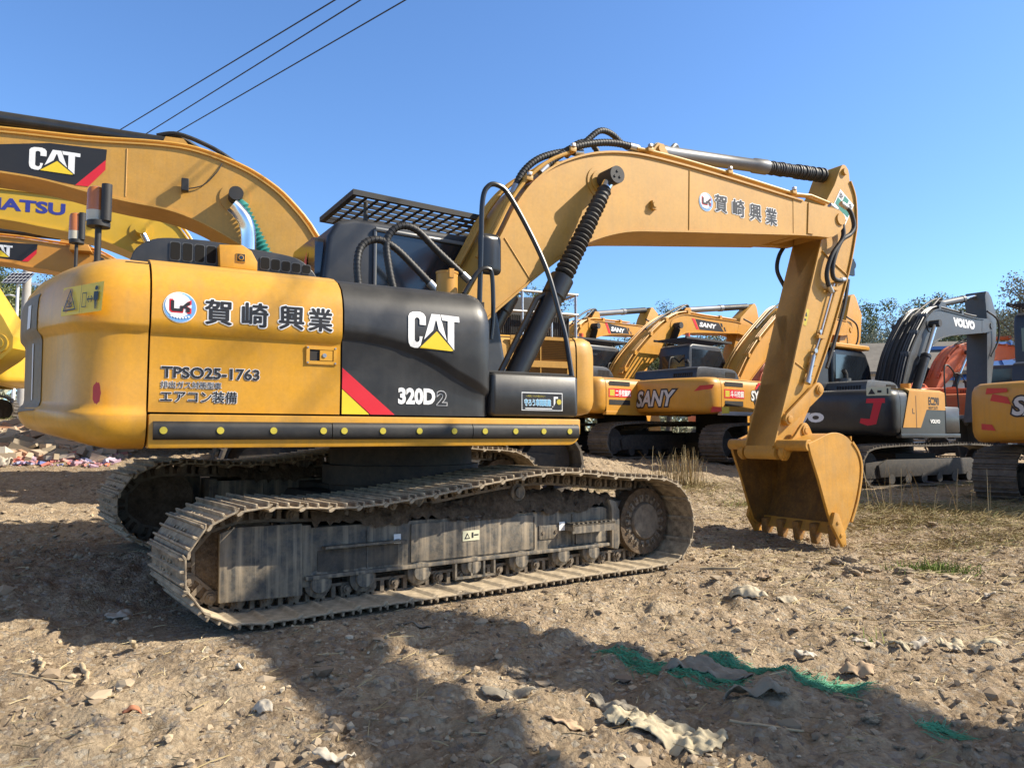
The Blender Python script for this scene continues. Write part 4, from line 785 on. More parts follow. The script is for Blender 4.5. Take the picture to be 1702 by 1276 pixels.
    for f in (.12,.26,.4,.55,.7,.85): x, zz = top[int(f*(len(top)-1))]; MB().bx(x-.05*s,x+.05*s,-bw-.02,-bw*.45,zz,zz+.10*s).build('pipe_clamp', boomp, bo)
    # hose loops over the knee
    if acyl:
        f0 = np.array(acyl[0]); kx, kz = top[max(0,int(len(top)*(.45 if loops else .5)))]
        for y, hgt in ((-.12,.10),(.1,.16)):
            MB().tube(spl([(kx,y,kz+.05),(kx+.12*s,y,kz+.14*s),((kx+f0[0])/2,y,(kz+f0[1])/2+hgt*s),(f0[0]-.05,y*.5,f0[1]+.13*s),(f0[0]+.2*s,0,f0[1]+.09*s)],6),.028*s,8).build('hydraulic_hose', RUB, bo)
    if cyl:
        for sg in (-1,1):
            A_ = np.array((cyl[1][0],sg*(bw+.15),cyl[1][1])); B_ = np.array((cyl[0][0],sg*(bw+.15),cyl[0][1])); P = lambda f: tuple(A_+(B_-A_)*f)
            o = MB().lathe(P(0),P(.58),[(0,.05*s),(0,.10*s),(.95,.10*s),(.95,.115*s),(1,.115*s)],18).build('boom_cylinder', cylm, root)
            if cyl[2] == 'bellows':
                pr = []
                for k in range(16): a = .93*k/16; w = .93/16; pr += [(a,.06*s),(a+w*.5,.095*s)]
                MB().lathe(P(.58),P(.97),pr+[(1,.05*s)],14).build('rod_bellows', cyl[3] if len(cyl) > 3 else RUB, o, smooth=60)
            else: MB().cyl(P(.55),P(1),.055*s,14).build('rod', CHROME, o)
            MB().cyl((B_[0],sg*(bw+.01),B_[2]),(B_[0],sg*(bw+.27),B_[2]),.085*s,18).build('rod_end', BLKM if paint is not YELK else YELK, o)
    if acyl:
        A_ = np.array((acyl[0][0],0,acyl[0][1])); B_ = np.array((acyl[1][0],0,acyl[1][1])); P = lambda f: tuple(A_+(B_-A_)*f); f_ = acyl[2]
        o = MB().lathe(P(0),P(f_),[(0,.05*s),(0,.085*s),(.9,.085*s),(.91,.10*s),(1,.10*s)],18).build('arm_cylinder', acyl[4] if len(acyl) > 4 else BGGREY, root)
        if acyl[3]:
            pr = []
            for k in range(14): a = .95*k/14; w = .95/14; pr += [(a,.075*s),(a+w*.5,.092*s)]
            MB().lathe(P(f_),P(.98),pr+[(1,.05*s)],14).build('rod_bellows', RUB, o, smooth=60)
        else: MB().cyl(P(f_-.02),P(1),.055*s,14).build('rod', CHROME, o)
        MB().cyl((B_[0],-.12*s,B_[2]),(B_[0],.12*s,B_[2]),.07*s,14).build('rod_end', BLKM, o)
    if arm:
        am = MB().prism(arm, -armw, armw); ao = am.build('arm', armp, root, bevel=.012*s, smooth=30)
        MB().tube(spl([(pin[0]-.3*s,-bw-.05,pin[1]+.35*s),(pin[0]+.25*s,-bw-.08,pin[1]+.15*s),(pin[0]+.28*s,-bw-.06,pin[1]-.35*s),(pin[0]-.05*s,-armw-.05,pin[1]-.8*s)],6),.025*s,8).build('hydraulic_hose', RUB, ao)
        if bucket:
            bx_, bz_ = bucket if isinstance(bucket, tuple) else min(arm, key=lambda p: p[1])
            sd = [(bx_+a*s, bz_+b*s) for a, b in spl([(-.05,.10),(.15,.18),(.40,.20),(.65,.12),(.82,-.08),(.86,-.35),(.75,-.70),(.55,-1.02)],3)] + [(bx_+a*s, bz_+b*s) for a, b in ((.42,-.98),(.25,-.62),(.05,-.1))]
            b = MB(); b.prism(sd,-.62*s,-.58*s); b.prism(sd,.58*s,.62*s); b.ribbon(sd[:22][::-1],-.6*s,.6*s,.035*s)
            for k in range(5): y = (-.55+.275*k)*s; b.prism([(bx_+.40*s,bz_-.92*s),(bx_+.60*s,bz_-.92*s),(bx_+.50*s,bz_-1.18*s)],y-.04*s,y+.04*s)
            for y in (-.3,.3): b.prism([(bx_-.1*s,bz_+.05*s),(bx_+.1*s,bz_-.08*s),(bx_+.5*s,bz_+.2*s),(bx_+.42*s,bz_+.34*s)],y*s-.03,y*s+.03)
            b.build('bucket', armp, root, smooth=30)
            l = MB(); l.prism([(bx_+.12*s,bz_+.42*s),(bx_+.2*s,bz_+.34*s),(bx_+.66*s,bz_+.72*s),(bx_+.58*s,bz_+.82*s)],-.28*s,.28*s); l.prism([(bx_+.36*s,bz_+.26*s),(bx_+.50*s,bz_+.24*s),(bx_+.68*s,bz_+.74*s),(bx_+.56*s,bz_+.8*s)],-.16*s,.16*s); l.build('bucket_link', armp, root, bevel=.01)
            tp = max(arm, key=lambda p: p[1]); c_ = MB(); c_.cyl((bx_+1.1*s,0,bz_+1.9*s),(bx_+.6*s,0,bz_+.78*s),.07*s,12); c_.build('bucket_cylinder', cylm, root)
    root['_'] = 0; del root['_']
    return root, cwt, bo
ORGL = mat('orange_lens', (.7, .10, .02), .2)
def cwm(Rr, s, phi0, z0, zt=2.1):                            # map on a round counterweight: s runs to the right seen from behind
    def mp(a, t, d):
        q = Rr*s+d+.004; an = R(phi0)+a/(Rr*s); return (-q*math.cos(an), -q*math.sin(an), z0+t)
    return mp
T5 = lambda pts, n=4: spl(pts, n)
GB_T = T5([(.30,2.05),(.68,2.74),(.99,3.31),(1.46,3.77),(1.85,3.94),(2.27,4.03),(2.75,4.05),(3.62,4.02),(4.59,3.965),(4.95,3.945)])
GB_L = T5([(.22,1.72),(.70,2.20),(1.25,2.66),(1.85,3.05),(2.26,3.19),(2.74,3.26),(3.60,3.36),(4.83,3.50)])
GARM = [(5.44,3.57),(4.79,1.76),(4.48,.95),(4.64,.90),(5.06,1.45),(5.93,3.18),(6.13,3.88),(6.04,4.40),(5.96,4.58),(5.86,4.53),(5.46,3.86)]
sc_ = lambda P, s: [(a*s, b*s) for a, b in P]

# --- long-boomed machine behind, facing left
A_T = T5([(.55,2.35),(.85,3.0),(1.25,3.91),(1.67,4.42),(2.02,4.68),(2.38,4.85),(2.93,5.0),(3.45,5.02),(4.37,4.95),(5.36,4.92),(6.6,4.84)])
A_L = T5([(.45,1.95),(.9,2.45),(1.5,3.05),(2.08,3.53),(2.5,3.77),(2.9,3.96),(3.3,4.08),(3.83,4.14),(4.3,4.21),(4.82,4.31),(5.34,4.35),(6.5,4.40)])
A_ARM = [(7.0,4.35),(6.55,2.4),(6.3,1.25),(6.5,1.2),(6.95,1.9),(7.6,3.6),(7.8,4.5),(7.7,5.2),(7.5,5.45),(7.38,5.4),(7.02,4.7)]
exA, cwA, boA = gen('yellow excavator facing left behind the front one, its logo boom highest at the left edge', -2.0,12.4,247,.25,1.2,YELB,YELB,hood=BLKM,hw=1.35,Rr=2.75,xj=-2.14,zb=1.05,zt=2.02,front=.95,top=A_T,low=A_L,bw=.36,arm=A_ARM,armw=.22,cyl=((2.41,4.37),(1.15,1.9),'bellows',mat('teal_bellows',(.03,.22,.19),.5,var=.2)),acyl=((3.25,5.17),(7.45,5.25),.62,True,BLKG),cabm=YELB,hoodz=.55,hoodx=(-2.15,-.7),guard=False,lift=0)
mpA = lambda s, t, d: (-s, .36+d, t)                          # left side, seen from its left: s is -x
polys('logo_panel', [(INK,.004,[(-6.05,4.50),(-5.60,4.66),(-5.35,4.74),(-4.79,4.84),(-4.10,4.85),(-4.11,4.66),(-4.43,4.30),(-5.34,4.38),(-6.05,4.36)]),(RED,.006,[(-4.11,4.70),(-4.11,4.56),(-4.31,4.30),(-4.47,4.30)])], mpA, boA)
cat_logo(lambda s,t,d: (5.02-s, .36+d+.004, 4.43+t), .60, .33, boA)
w_ = MB(); w_.rbx(3.04,3.14,.40,.50,4.36,4.54,.015); w_.cyl((3.09,.36,4.40),(3.09,.45,4.40),.02,8); w_.build('work_light', BLKM, boA)
MB().tube([(3.85,.362,4.90),(3.85,.362,4.22)],.008,6).build('weld_seam', YELB, boA)
MB().tube(spl([(2.6,.37,4.86),(2.68,.39,4.7),(2.85,.39,4.5),(3.06,.39,4.42)],5),.008,6).build('wire', BLKM, boA)
lv = MB(); yL = 1.35*1.2
def louv(x0,x1,z0,z1,n):
    lv.use(YELB)
    for a,b,c,d in ((x0-.05,x1+.05,z1,z1+.05),(x0-.05,x1+.05,z0-.05,z0)): lv.bx(a,b,yL,yL+.03,c,d)
    for a in (x0-.05,x1,(x0+x1)/2-.008): lv.bx(a,a+(.05 if a != (x0+x1)/2-.008 else .016),yL,yL+.025,z0,z1)
    lv.use(DARK).bx(x0,x1,yL,yL+.006,z0,z1); lv.use(mat('louvre_brown',(.28,.15,.04),.55))
    for k in range(n): z = z0+(z1-z0)*(k+.3)/n; lv.add([(x0,yL+.006,z),(x1,yL+.006,z),(x1,yL+.024,z+.02),(x0,yL+.024,z+.02)],[(0,1,2,3)])
louv(-2.40,-1.50,2.02,2.34,12); louv(-2.40,-1.50,1.62,1.92,11); lv.build('louvred_door', None, exA)
rl = MB().use(GALV); zr = 2.02*1.2
for x in (-2.68,-2.25,-1.75,-1.2): rl.cyl((x,1.4,zr),(x,1.4,3.12),.022,8)
for zz in (2.80,3.12): rl.cyl((-2.72,1.4,zz),(-1.1,1.4,zz),.024,8); rl.cyl((-2.7,1.4,zz),(-2.7,.2,zz),.024,8)
rl.build('guard_rail', None, exA)
MB().prism(rrect(-2.62,-1.3,2.42,2.83,.05),.95,1.30).build('radiator_screen', BLKM, exA, bevel=.02)
tl = MB().use(BLKM)
for k in range(40): x = -2.6+.032*k; tl.bx(x,x+.012,1.30,1.312,2.46,2.76)
tl.build('screen_slats', None, exA)

# --- bright yellow boom with blue letters
oB = (-5.12,15.28,1.02); B_T = T5([(.75,2.9),(1.33,3.90),(1.61,4.16),(2.02,4.32),(2.97,4.41),(4.35,4.44),(6.2,4.40)]); B_L = T5([(.6,2.3),(1.3,2.95),(1.9,3.32),(2.4,3.55),(2.95,3.72),(3.73,3.82),(4.33,3.89),(6.1,4.0)])
exB, cwB, boB = gen('bright yellow excavator whose boom carries blue block letters under the highest boom', *oB[:2],247,oB[2],1.1,YELK,YELK,hw=1.38,Rr=2.7,top=B_T,low=B_L,bw=.36,arm=[(6.6,3.9),(6.1,2.0),(5.9,.9),(6.1,.85),(6.5,1.6),(7.1,3.2),(7.3,4.1),(7.1,4.75),(6.95,4.75),(6.6,4.3)],cyl=((2.1,3.9),(1.0,1.75),'rod'),acyl=((2.9,4.63),(7.0,4.65),.6,False,YELK),cabm=YELK)
lettering('lettering', 'KOMATSU', lambda s,t,d: (5.20-s, .36+d, 4.06+t), 1.86, .22, [(.04,NAVY,.004)], boB)
MB().rbx(2.72,2.80,.37,.45,4.02,4.16,.01).build('work_light', BLKM, boB)
# --- small orange-yellow boom with a logo
oC = (-7.79,18.94,1.78); C_T = T5([(.6,2.2),(1.2,3.0),(1.93,3.52),(2.44,3.72),(3.29,3.81),(4.2,3.87),(6.4,3.87)]); C_L = T5([(.5,1.8),(1.2,2.45),(2.1,2.92),(3.11,3.14),(3.67,3.20),(4.17,3.28),(6.3,3.43)])
exC, cwC, boC = gen('orange-yellow excavator with the lowest of the three booms at the left edge', *oC[:2],250,oC[2],1.0,YELO,YELO,top=C_T,low=C_L,bw=.3,arm=[(6.8,3.3),(6.4,1.6),(6.2,.9),(6.36,.85),(6.7,1.4),(7.3,2.9),(7.4,3.6),(7.2,4.2),(7.05,4.2),(6.8,3.7)],cyl=((2.1,3.4),(.9,1.5),'bellows'),acyl=((2.85,4.03),(7.1,4.13),.6,True,BLKG),cabm=YELO)
mpC = lambda s, t, d: (-s, .30+d, t)
polys('logo_panel', [(INK,.004,[(-4.6,3.62),(-4.19,3.73),(-3.45,3.74),(-3.46,3.59),(-3.67,3.32),(-4.6,3.40)]),(RED,.006,[(-3.46,3.62),(-3.46,3.52),(-3.62,3.32),(-3.75,3.32)])], mpC, boC)
cat_logo(lambda s,t,d: (4.44-s, .30+d+.004, 3.385+t), .50, .29, boC)
MB().prism([(2.3,3.6),(2.75,3.6),(2.72,3.9),(2.45,3.9)],.32,.62).build('cab_bracket', YELO, exC, bevel=.01)
# --- row of golden excavators on the right
H_T = T5([(-.42,2.1),(-.2,2.47),(.11,2.86),(.67,3.36),(1.25,3.81),(1.85,4.17),(2.55,4.41),(3.65,4.42),(5.22,4.44),(5.63,4.41)]); H_L = T5([(-.25,1.85),(.10,2.20),(.82,2.70),(1.4,3.12),(1.83,3.46),(2.36,3.72),(2.98,3.85),(5.1,4.01),(5.51,4.04)])
exH, cwH, boH = gen('golden excavator with the middle one of the three golden booms in the row', 3.2,22.48,49.9,.5,1.15,YELS,YELS,hw=1.42,Rr=2.75,xj=-2.1,zt=1.86,top=H_T,low=H_L,bw=.36,arm=[(5.65,4.06),(5.31,3.26),(4.9,2.2),(4.6,1.35),(4.8,1.3),(5.5,2.1),(6.4,3.5),(6.72,4.09),(6.99,4.68),(6.87,5.1),(6.76,5.22),(6.64,5.18),(5.88,4.63)],cyl=((2.05,3.98),(1.0,2.2),'bellows'),acyl=((3.05,4.62),(6.74,5.14),.55,True),cab=(-1.1,.6,.38,1.32,2.85),light=True,hoodx=(-2.5,-1.3))
def sany_sticker(mp, parent, w, hgt):
    polys('logo_panel', [(INK,.004,[(.10*w,hgt),(.78*w,hgt*.95),(.93*w,.12*hgt),(.22*w,0)]),(RED,.005,[(0,hgt*1.02),(.08*w,hgt),(.20*w,0),(.13*w,0)]),(INK,.0045,[(.82*w,.95*hgt),(.88*w,.95*hgt),(.90*w,.6*hgt),(.86*w,.6*hgt)]),(INK,.0045,[(.92*w,.6*hgt),(.96*w,.6*hgt),(1.*w,.2*hgt),(.96*w,.2*hgt)])], mp, parent)
    lettering('lettering', 'SANY', lambda s,t,d: mp(.21*w+s, .30*hgt+t, d), .50*w, .46*hgt, [(.05,WHITE,.007)], parent, shear=.15)
sany_sticker(lambda s,t,d: (2.92+s, -.36-d, 3.98+t), boH, 1.85, .33)
G_T = T5([(-.25,2.4),(.11,3.24),(.29,3.64),(.58,3.96),(1.11,4.19),(2.01,4.25),(3.08,4.31),(4.34,4.37)]); G_L = T5([(.0,2.2),(.35,2.95),(.60,3.28),(.95,3.50),(1.4,3.69),(2.32,3.87),(3.98,4.0)])
exG, cwG, boG = gen('golden excavator farthest back, its boom just right of the grey guard rail', 1.51,23.13,40,.5,1.1,YELS,YELS,hw=1.42,Rr=2.75,zt=1.9,top=G_T,low=G_L,bw=.34,arm=[(4.49,4.19),(4.25,3.74),(3.8,2.4),(3.6,1.3),(3.8,1.25),(4.5,2.3),(5.1,4.0),(5.59,4.78),(5.5,4.96),(5.15,5.13),(5.05,5.10),(4.75,4.71)],cyl=((1.1,4.0),(.35,2.3),'bellows'),acyl=((1.7,4.5),(5.1,5.05),.55,True),cab=(-.9,.7,.38,1.32,2.9),light=True)
sany_sticker(lambda s,t,d: (1.85+s, -.34-d, 3.88+t), boG, 1.65, .32)
I_T = T5([(.15,2.0),(.41,2.33),(.9,2.93),(1.46,3.46),(2.5,4.24),(3.1,4.62),(3.93,4.76),(5.44,4.60),(6.75,4.55)]); I_L = T5([(.40,1.75),(1.04,2.36),(1.88,2.99),(2.6,3.45),(3.2,3.72),(3.89,3.88),(5.25,3.96),(6.30,4.02)])
exI, cwI, boI = gen('golden excavator with silver letters across its back and a red-black badge on its side', 5.95,21.88,50,.45,1.15,YELS,YELS,hw=1.36,Rr=2.62,xj=-1.95,zb=1.10,zt=1.86,top=I_T,low=I_L,bw=.36,arm=[(6.7,4.18),(6.13,2.76),(5.6,1.4),(5.8,1.35),(6.5,1.9),(7.5,3.0),(8.08,4.04),(8.23,4.91),(7.84,5.50),(7.7,5.60),(7.45,5.50),(7.07,4.63)],cyl=((3.0,4.2),(1.5,2.1),'bellows'),acyl=((4.0,5.0),(7.65,5.45),.55,True),cab=(-.75,.85,.38,1.32,2.86),light=True,hood=BLK,hoodz=.26,cap=SILV)
mI = cwm(2.62,1.15,-11,1.42)
lettering('lettering', 'SANY', mI, 1.28, .42, [(.10,INK,.006),(.03,SILV,.010)], cwI, shear=.3)
for q_ in ((REDP,.006,[(1.75,.36),(2.2,.42),(2.25,.52),(1.9,.50)]),(REDP,.006,[(2.15,-.17),(2.6,-.14),(2.55,-.05),(2.2,-.03)])): polys('paint_mark', [q_], mI, cwI)
polys('warning_label', [(LIME,.008,[(2.42,-.20),(2.60,-.20),(2.60,-.04),(2.42,-.04)])], mI, cwI)
sI = 1.36*1.15; mIs = lambda s, t, d: (s, -sI-.006-d, t)
for o_ in (exI, exH):
    dx = 0 if o_ is exI else -.2; w_ = sI+.006 if o_ is exI else 1.42*1.15+.006
    m2 = lambda s, t, d, dx=dx, w_=w_: (s+dx, -w_-d, t)
    polys('side_vents', [(DARK,.004,[(-2.1,1.92),(-1.3,1.92),(-1.3,2.03),(-2.1,2.03)]),(DARK,.004,[(-2.1,1.42),(-1.3,1.42),(-1.3,1.55),(-2.1,1.55)]),(RED,.004,[(-2.12,1.62),(-1.25,1.62),(-1.25,1.84),(-2.12,1.84)]),(LIME,.006,[(-2.08,1.65),(-1.9,1.65),(-1.9,1.81),(-2.08,1.81)])], m2, o_)
    lettering('lettering', '斗斗挖掘' if o_ is exI else '二手挖掘机', lambda s,t,d: m2(-1.86+s, 1.65+t, d), .58, .16, [(.03,WHITE,.007)], o_)
polys('badge_panel', [(INK,.004,[(-.85,1.60),(-.70,1.36),(.10,1.36),(.2,1.55),(.2,1.9),(.05,2.06),(-.62,2.06)]),(RED,.006,[(-.75,1.90),(-.58,2.06),(.05,2.06),(.03,2.0),(-.55,2.0),(-.68,1.88)]),(RED,.006,[(-.70,1.36),(.10,1.36),(.08,1.42),(-.66,1.42)])], mIs, exI)
lettering('lettering', 'SY365H', lambda s,t,d: mIs(-.93+s, 1.58+t, d), 1.02, .27, [(.07,INK,.007),(.03,WHITE,.009)], exI)
# --- dark grey machine on the right
V_T = T5([(.15,1.9),(.35,2.27),(.69,2.97),(1.02,3.43),(1.48,3.9),(1.85,4.22),(2.34,4.43),(3.07,4.44),(4.51,4.40),(5.15,4.43)]); V_L = T5([(.45,1.9),(.70,2.28),(1.05,2.69),(1.48,3.1),(1.9,3.38),(2.33,3.6),(3.02,3.77),(4.33,3.93),(5.1,4.02)])
exV, cwV, boV = gen('dark grey and black excavator with a grey boom, white letters and a yellow side patch', 9.05,18.86,53.3,0,1.1,BLK,GREY,hood=GREY,tank=BLK,hw=1.37,Rr=2.55,xj=-1.9,zb=1.05,zt=1.93,front=.62,top=V_T,low=V_L,bw=.34,arm=[(5.36,2.5),(5.50,4.0),(5.52,4.57),(5.46,5.12),(5.55,5.27),(5.70,5.27),(5.90,5.12),(6.18,4.63),(6.14,4.2),(6.02,3.66),(5.6,2.5),(5.3,1.5),(5.1,1.5)],armw=.28,cyl=((1.91,3.99),(.55,1.95),'rod'),acyl=((3.15,4.68),(5.68,5.18),.62,False,GREY),cab=(-1.15,.5,.45,1.35,2.95),cabm=BLKG,hoodz=.22,hoodx=(-1.9,-.6),hoody=(-.7,.9),trot=-6,tdx=-.45,tln=1.12,guard=False,armp=GREY,sidepaint=BLK)
hb = MB().ribbon(off2(V_T[:21],.015),-.37,.37,.03)
for k, y in enumerate((-.24,-.10,.02,.19)): hb.tube([(x,y,z) for x,z in off2(V_T[1:19+k],.06+.01*k)],.024,6)
hb.build('hose_shade_strip', BLKM, boV)  # black strip darkens the boom's unlit top face; hoses run along it
MB().rbx(-2.45,-1.95,.20,1.45,2.1,3.38,.04).build('radiator_door', DKBLU, exV)
MB().rbx(-1.25,.35,.42,1.52,3.26,3.38,.05).build('cab_roof', YELS, exV)
sV = 1.37*1.1; mV = lambda s, t, d: (s, -sV-.012-d, t); mVt = lambda s, t, d: (s, -sV-d-.004, t)
polys('yellow_panel', [(YELS,.004,[(-1.72,2.05),(-.06,2.05),(-.06,1.70),(-.95,1.70),(-1.24,1.30),(-2.02,1.30)]),(INK,.006,[(-1.44,1.30),(-1.42,1.30),(-1.42,2.0),(-1.44,2.0)]),(INK,.006,[(-1.60,1.60),(-1.5,1.60),(-1.5,1.62),(-1.57,1.62),(-1.57,1.72),(-1.6,1.72)])], mV, exV)
MB().xprism([(-sV+.9,2.1),(-sV+.9,2.16),(-sV+.10,2.16),(-sV-.01,2.10),(-sV-.012,2.04),(-sV-.004,2.04),(-sV+.1,2.12)],-1.70,-.06).build('tank_top', YELS, exV)
MB().cyl((-1.0,-1.1,2.14),(-1.0,-1.1,2.30),.11,18).build('filler_neck', YELS, exV)
lettering('lettering', 'EC290', lambda s,t,d: mV(-.86+s, 1.80+t, d), .50, .19, [(.035,INK,.007)], exV)
lettering('lettering', 'HEAVY DUTY', lambda s,t,d: mV(-.86+s, 1.71+t, d), .44, .07, [(.01,INK,.007)], exV)
lettering('lettering', 'VOLVO', lambda s,t,d: mV(-.80+s, 1.40+t, d), .46, .09, [(.05,WHITE,.007)], exV)
lettering('lettering', 'VOLVO', lambda s,t,d: (3.25+s, -.34-d, 4.06+t), 1.30, .24, [(.075,WHITE,.004)], boV)
mVc = cwm(2.55,1.1,-28,1.42)
lettering('lettering', 'VOLVO', mVc, 1.55, .22, [(.08,WHITE,.008)], cwV)
polys('warning_label', [(CREAM,.008,[(2.45,.56),(2.92,.56),(2.92,.74),(2.45,.74)]),(INK,.010,[(2.48,.59),(2.62,.59),(2.55,.71)]),(INK,.010,[(2.66,.62),(2.74,.62),(2.74,.67),(2.66,.67)]),(INK,.010,[(2.84,.59),(2.87,.59),(2.87,.71),(2.84,.71)])], mVc, cwV)
polys('loader_mark', [(RED,.008,[(2.30,-.02),(2.45,-.08),(2.62,-.05),(2.74,.40),(2.80,.40),(2.80,.50),(2.45,.50),(2.43,.40),(2.58,.40),(2.50,.06),(2.32,.08)])], mVc, cwV)
# --- golden machine cut by the right edge
exK, cwK, boK = gen('golden excavator cut off by the right edge, red paint marks on its back', 10.75,13.5,50,0,1.1,YELS,YELS,hw=1.42,Rr=2.8,zb=.96,zt=1.82,top=sc_(GB_T,1.1),low=sc_(GB_L,1.1),arm=sc_(GARM,1.1),cyl=((2.15,4.0),(.8,1.5),'bellows'),acyl=((3.2,4.68),(6.5,4.95),.58,True),hoodz=.32,hood=DKBLU)
mK = cwm(2.8,1.1,-26,1.15)
lettering('lettering', 'SANY', lambda s,t,d: mK(.56+s,.30+t,d), 1.15, .30, [(.10,INK,.006),(.03,SILV,.010)], cwK, shear=.2)
for q_ in ([(.12,.66),(.5,.68),(.5,.74),(.15,.76)],[(.2,.55),(.55,.48),(.5,.6),(.25,.66)],[(.02,.08),(.28,.06),(.22,.16),(.02,.18)]): polys('paint_mark', [(REDP,.006,q_)], mK, cwK)
# --- left edge: a yellow house end and a bare arm
exE, cwE, boE = gen('yellow excavator low at the left edge, only its rear end and track showing', -16.6,21.2,250,1.45,1.05,YELK,YELK,top=GB_T,low=GB_L,arm=GARM,cyl=((1.96,3.66),(.7,1.36),'bellows'),acyl=((2.95,4.27),(5.93,4.5),.6,True))
polys('logo_panel', [(INK,.012,[(.4,1.25),(2.4,1.25),(2.4,1.85),(.4,1.85)])], lambda s,t,d: (-s, 1.49+d, t), exE)
lettering('lettering', 'D', lambda s,t,d: (-1.75-s, 1.495+d, 1.4+t), .34, .30, [(.08,WHITE,.016)], exE)
D_T = T5([(.3,2.05),(.68,2.74),(.99,3.31),(1.46,3.77),(1.85,3.94),(2.27,4.03),(2.75,4.05),(3.62,4.02),(4.4,3.95)]); D_L = T5([(.22,1.72),(.70,2.20),(1.25,2.66),(1.85,3.05),(2.26,3.19),(2.74,3.26),(3.60,3.36),(4.3,3.48)])
exD, cwD, boD = gen('yellow excavator reaching in from the left edge with the bare end of its arm', -12.3,9.6,88,.36,1.0,YELK,YELK,top=D_T,low=D_L,bw=.3,arm=[(4.4,4.3),(4.75,4.35),(5.2,3.3),(5.9,2.25),(6.03,2.02),(6.03,1.87),(5.9,1.74),(5.55,1.50),(5.2,1.7),(4.95,2.2),(4.6,3.2)],armw=.2,cyl=((1.96,3.66),(.7,1.36),'bellows'),acyl=((2.9,4.2),(4.5,4.25),.6,True),bucket=False)
pd = MB(); pd.cyl((5.86,-.235,1.93),(5.86,.235,1.93),.12,24); pd.cyl((5.86,-.25,1.93),(5.86,.25,1.93),.075,20); pd.build('arm_pin', YELK, exD, smooth=40)
# --- orange machines in the distance
for lab, X, Y, yw, z in (('orange-red excavator whose boom arches behind the grey one\'s boom', 16.0,30.0,74,.9),('orange-red excavator behind the golden machine at the right edge, upright boom', 15.2,24.0,120,.4),('orange-red excavator farthest back, a scrap of it behind the front machine\'s arm', 10.0,33.0,48,.6)):
    gen(lab, X, Y, yw, z, .95, ORG, ORG, top=sc_(GB_T,.95), low=sc_(GB_L,.95), arm=sc_(GARM,.95), cyl=((1.86,3.48),(.7,1.36),'rod'), acyl=((2.8,4.06),(5.63,4.28),.6,False,ORG), cabm=GREY, guard=False, hoodz=.2, hood=ORG)
# --- the excavator standing right of the photographer; its shadow falls across the foreground
SH_C = T5([(.25,1.88),(.9,2.45),(1.5,2.82),(2.3,3.18),(3.0,3.48),(3.8,3.92),(4.6,4.55),(5.3,5.22),(5.75,5.70)])
SH_T = off2(SH_C, .20); SH_L = off2(SH_C, -.20)
exS, cwS, boS = gen('yellow excavator standing right of the photographer, its raised boom shading the foreground', 6.0,-.6,0,0,1.0,YELS,YELS,top=SH_T,low=SH_L,bw=.28,arm=[(5.95,5.7),(6.1,6.0),(6.05,6.28),(5.85,6.36),(5.3,6.08),(3.34,5.02),(1.6,4.2),(1.6,4.05),(3.4,4.82),(5.2,5.72)],cyl=((2.1,3.1),(.7,1.36),'bellows'),bucket=False)
# ------------------------------------------------------------------ ground
def vnoise(x, y, seed=0):
    xi = np.floor(x).astype(np.int64); yi = np.floor(y).astype(np.int64); xf = x-xi; yf = y-yi; u_ = xf*xf*(3-2*xf); v_ = yf*yf*(3-2*yf)
    def h(a, b):
        n = (a*374761393 + b*668265263 + seed*974634211) & 0xffffffff; n = ((n ^ (n >> 13))*1274126177) & 0xffffffff; return ((n ^ (n >> 16)) & 0xffff)/65535.
    return (h(xi,yi)*(1-u_)+h(xi+1,yi)*u_)*(1-v_) + (h(xi,yi+1)*(1-u_)+h(xi+1,yi+1)*u_)*v_
def fbm(x, y, f, o=4, seed=0, g=.5):
    s = 0; a = 1; t = 0
    for k in range(o): s = s + a*(vnoise(x*f, y*f, seed+k)-.5); t += a; a *= g; f *= 2.03
    return s/t*2
sst = lambda a, b, x: np.clip((x-a)/(b-a), 0, 1)**2*(3-2*np.clip((x-a)/(b-a), 0, 1))
UT = np.array((math.sin(R(53.8)), math.cos(R(53.8)))); VT = np.array((-UT[1], UT[0]))
def gh(x, y, fine=True):
    x = np.asarray(x, float); y = np.asarray(y, float)
    z = .48*sst(13,21,y)*sst(-5,0,x)*(1-sst(5,8.5,x)*(1-sst(20,30,y)))
    z = z + sst(10.2,15.5,y)*1.0*(1-sst(-4.5,-1,x)) + .55*sst(14.5,21,y)*(1-sst(-7,-2,x)) + .25*sst(9.5,13,y)*sst(-4.5,-2,x)*(1-sst(.5,4,x)) 
    z = z - .15*np.exp(-(((x-3.3)/1.5)**2+((y-8.6)/1.7)**2))
    lx = (x-P0[0])*UT[0]+(y-P0[1])*UT[1]; ly = (x-P0[0])*VT[0]+(y-P0[1])*VT[1]
    z = z + .20*sst(-.55,.55,ly)*(1-sst(2.5,4.6,lx))*(1-sst(12.5,17,y))*(1-sst(10,13,y)*sst(-5,-2,x))
    under = (1-sst(2.0,2.6,np.abs(lx)))*(1-sst(.32,.55,np.abs(np.abs(ly)-1.19)))
    if fine:
        b = 0.05*fbm(x,y,.9,3,3) + .055*np.abs(fbm(x,y,3.1,4,9)) + .060*np.maximum(0,fbm(x,y,7.,4,21,.6)) + .030*fbm(x,y,17.,3,33,.7)
        rut = .024*np.sin((x*.86-y*.5)*2*math.pi/.42 + 2.2*fbm(x,y,.7,2,50))*np.exp(-(((x+.1)/1.5)**2+((y-3.6)/1.2)**2))
        z = z + (b-.012+rut)*(1-under)*(1-sst(30,60,np.hypot(x,y))) - .012*under
    return z
def axis(dense, d, lo, hi, g=1.045):
    a = list(np.arange(dense[0], dense[1]+1e-6, d)); st = d
    while a[-1] < hi: st *= g; a.append(a[-1]+st)
    st = d
    while a[0] > lo: st *= g; a.insert(0, a[0]-st)
    return np.array(a)
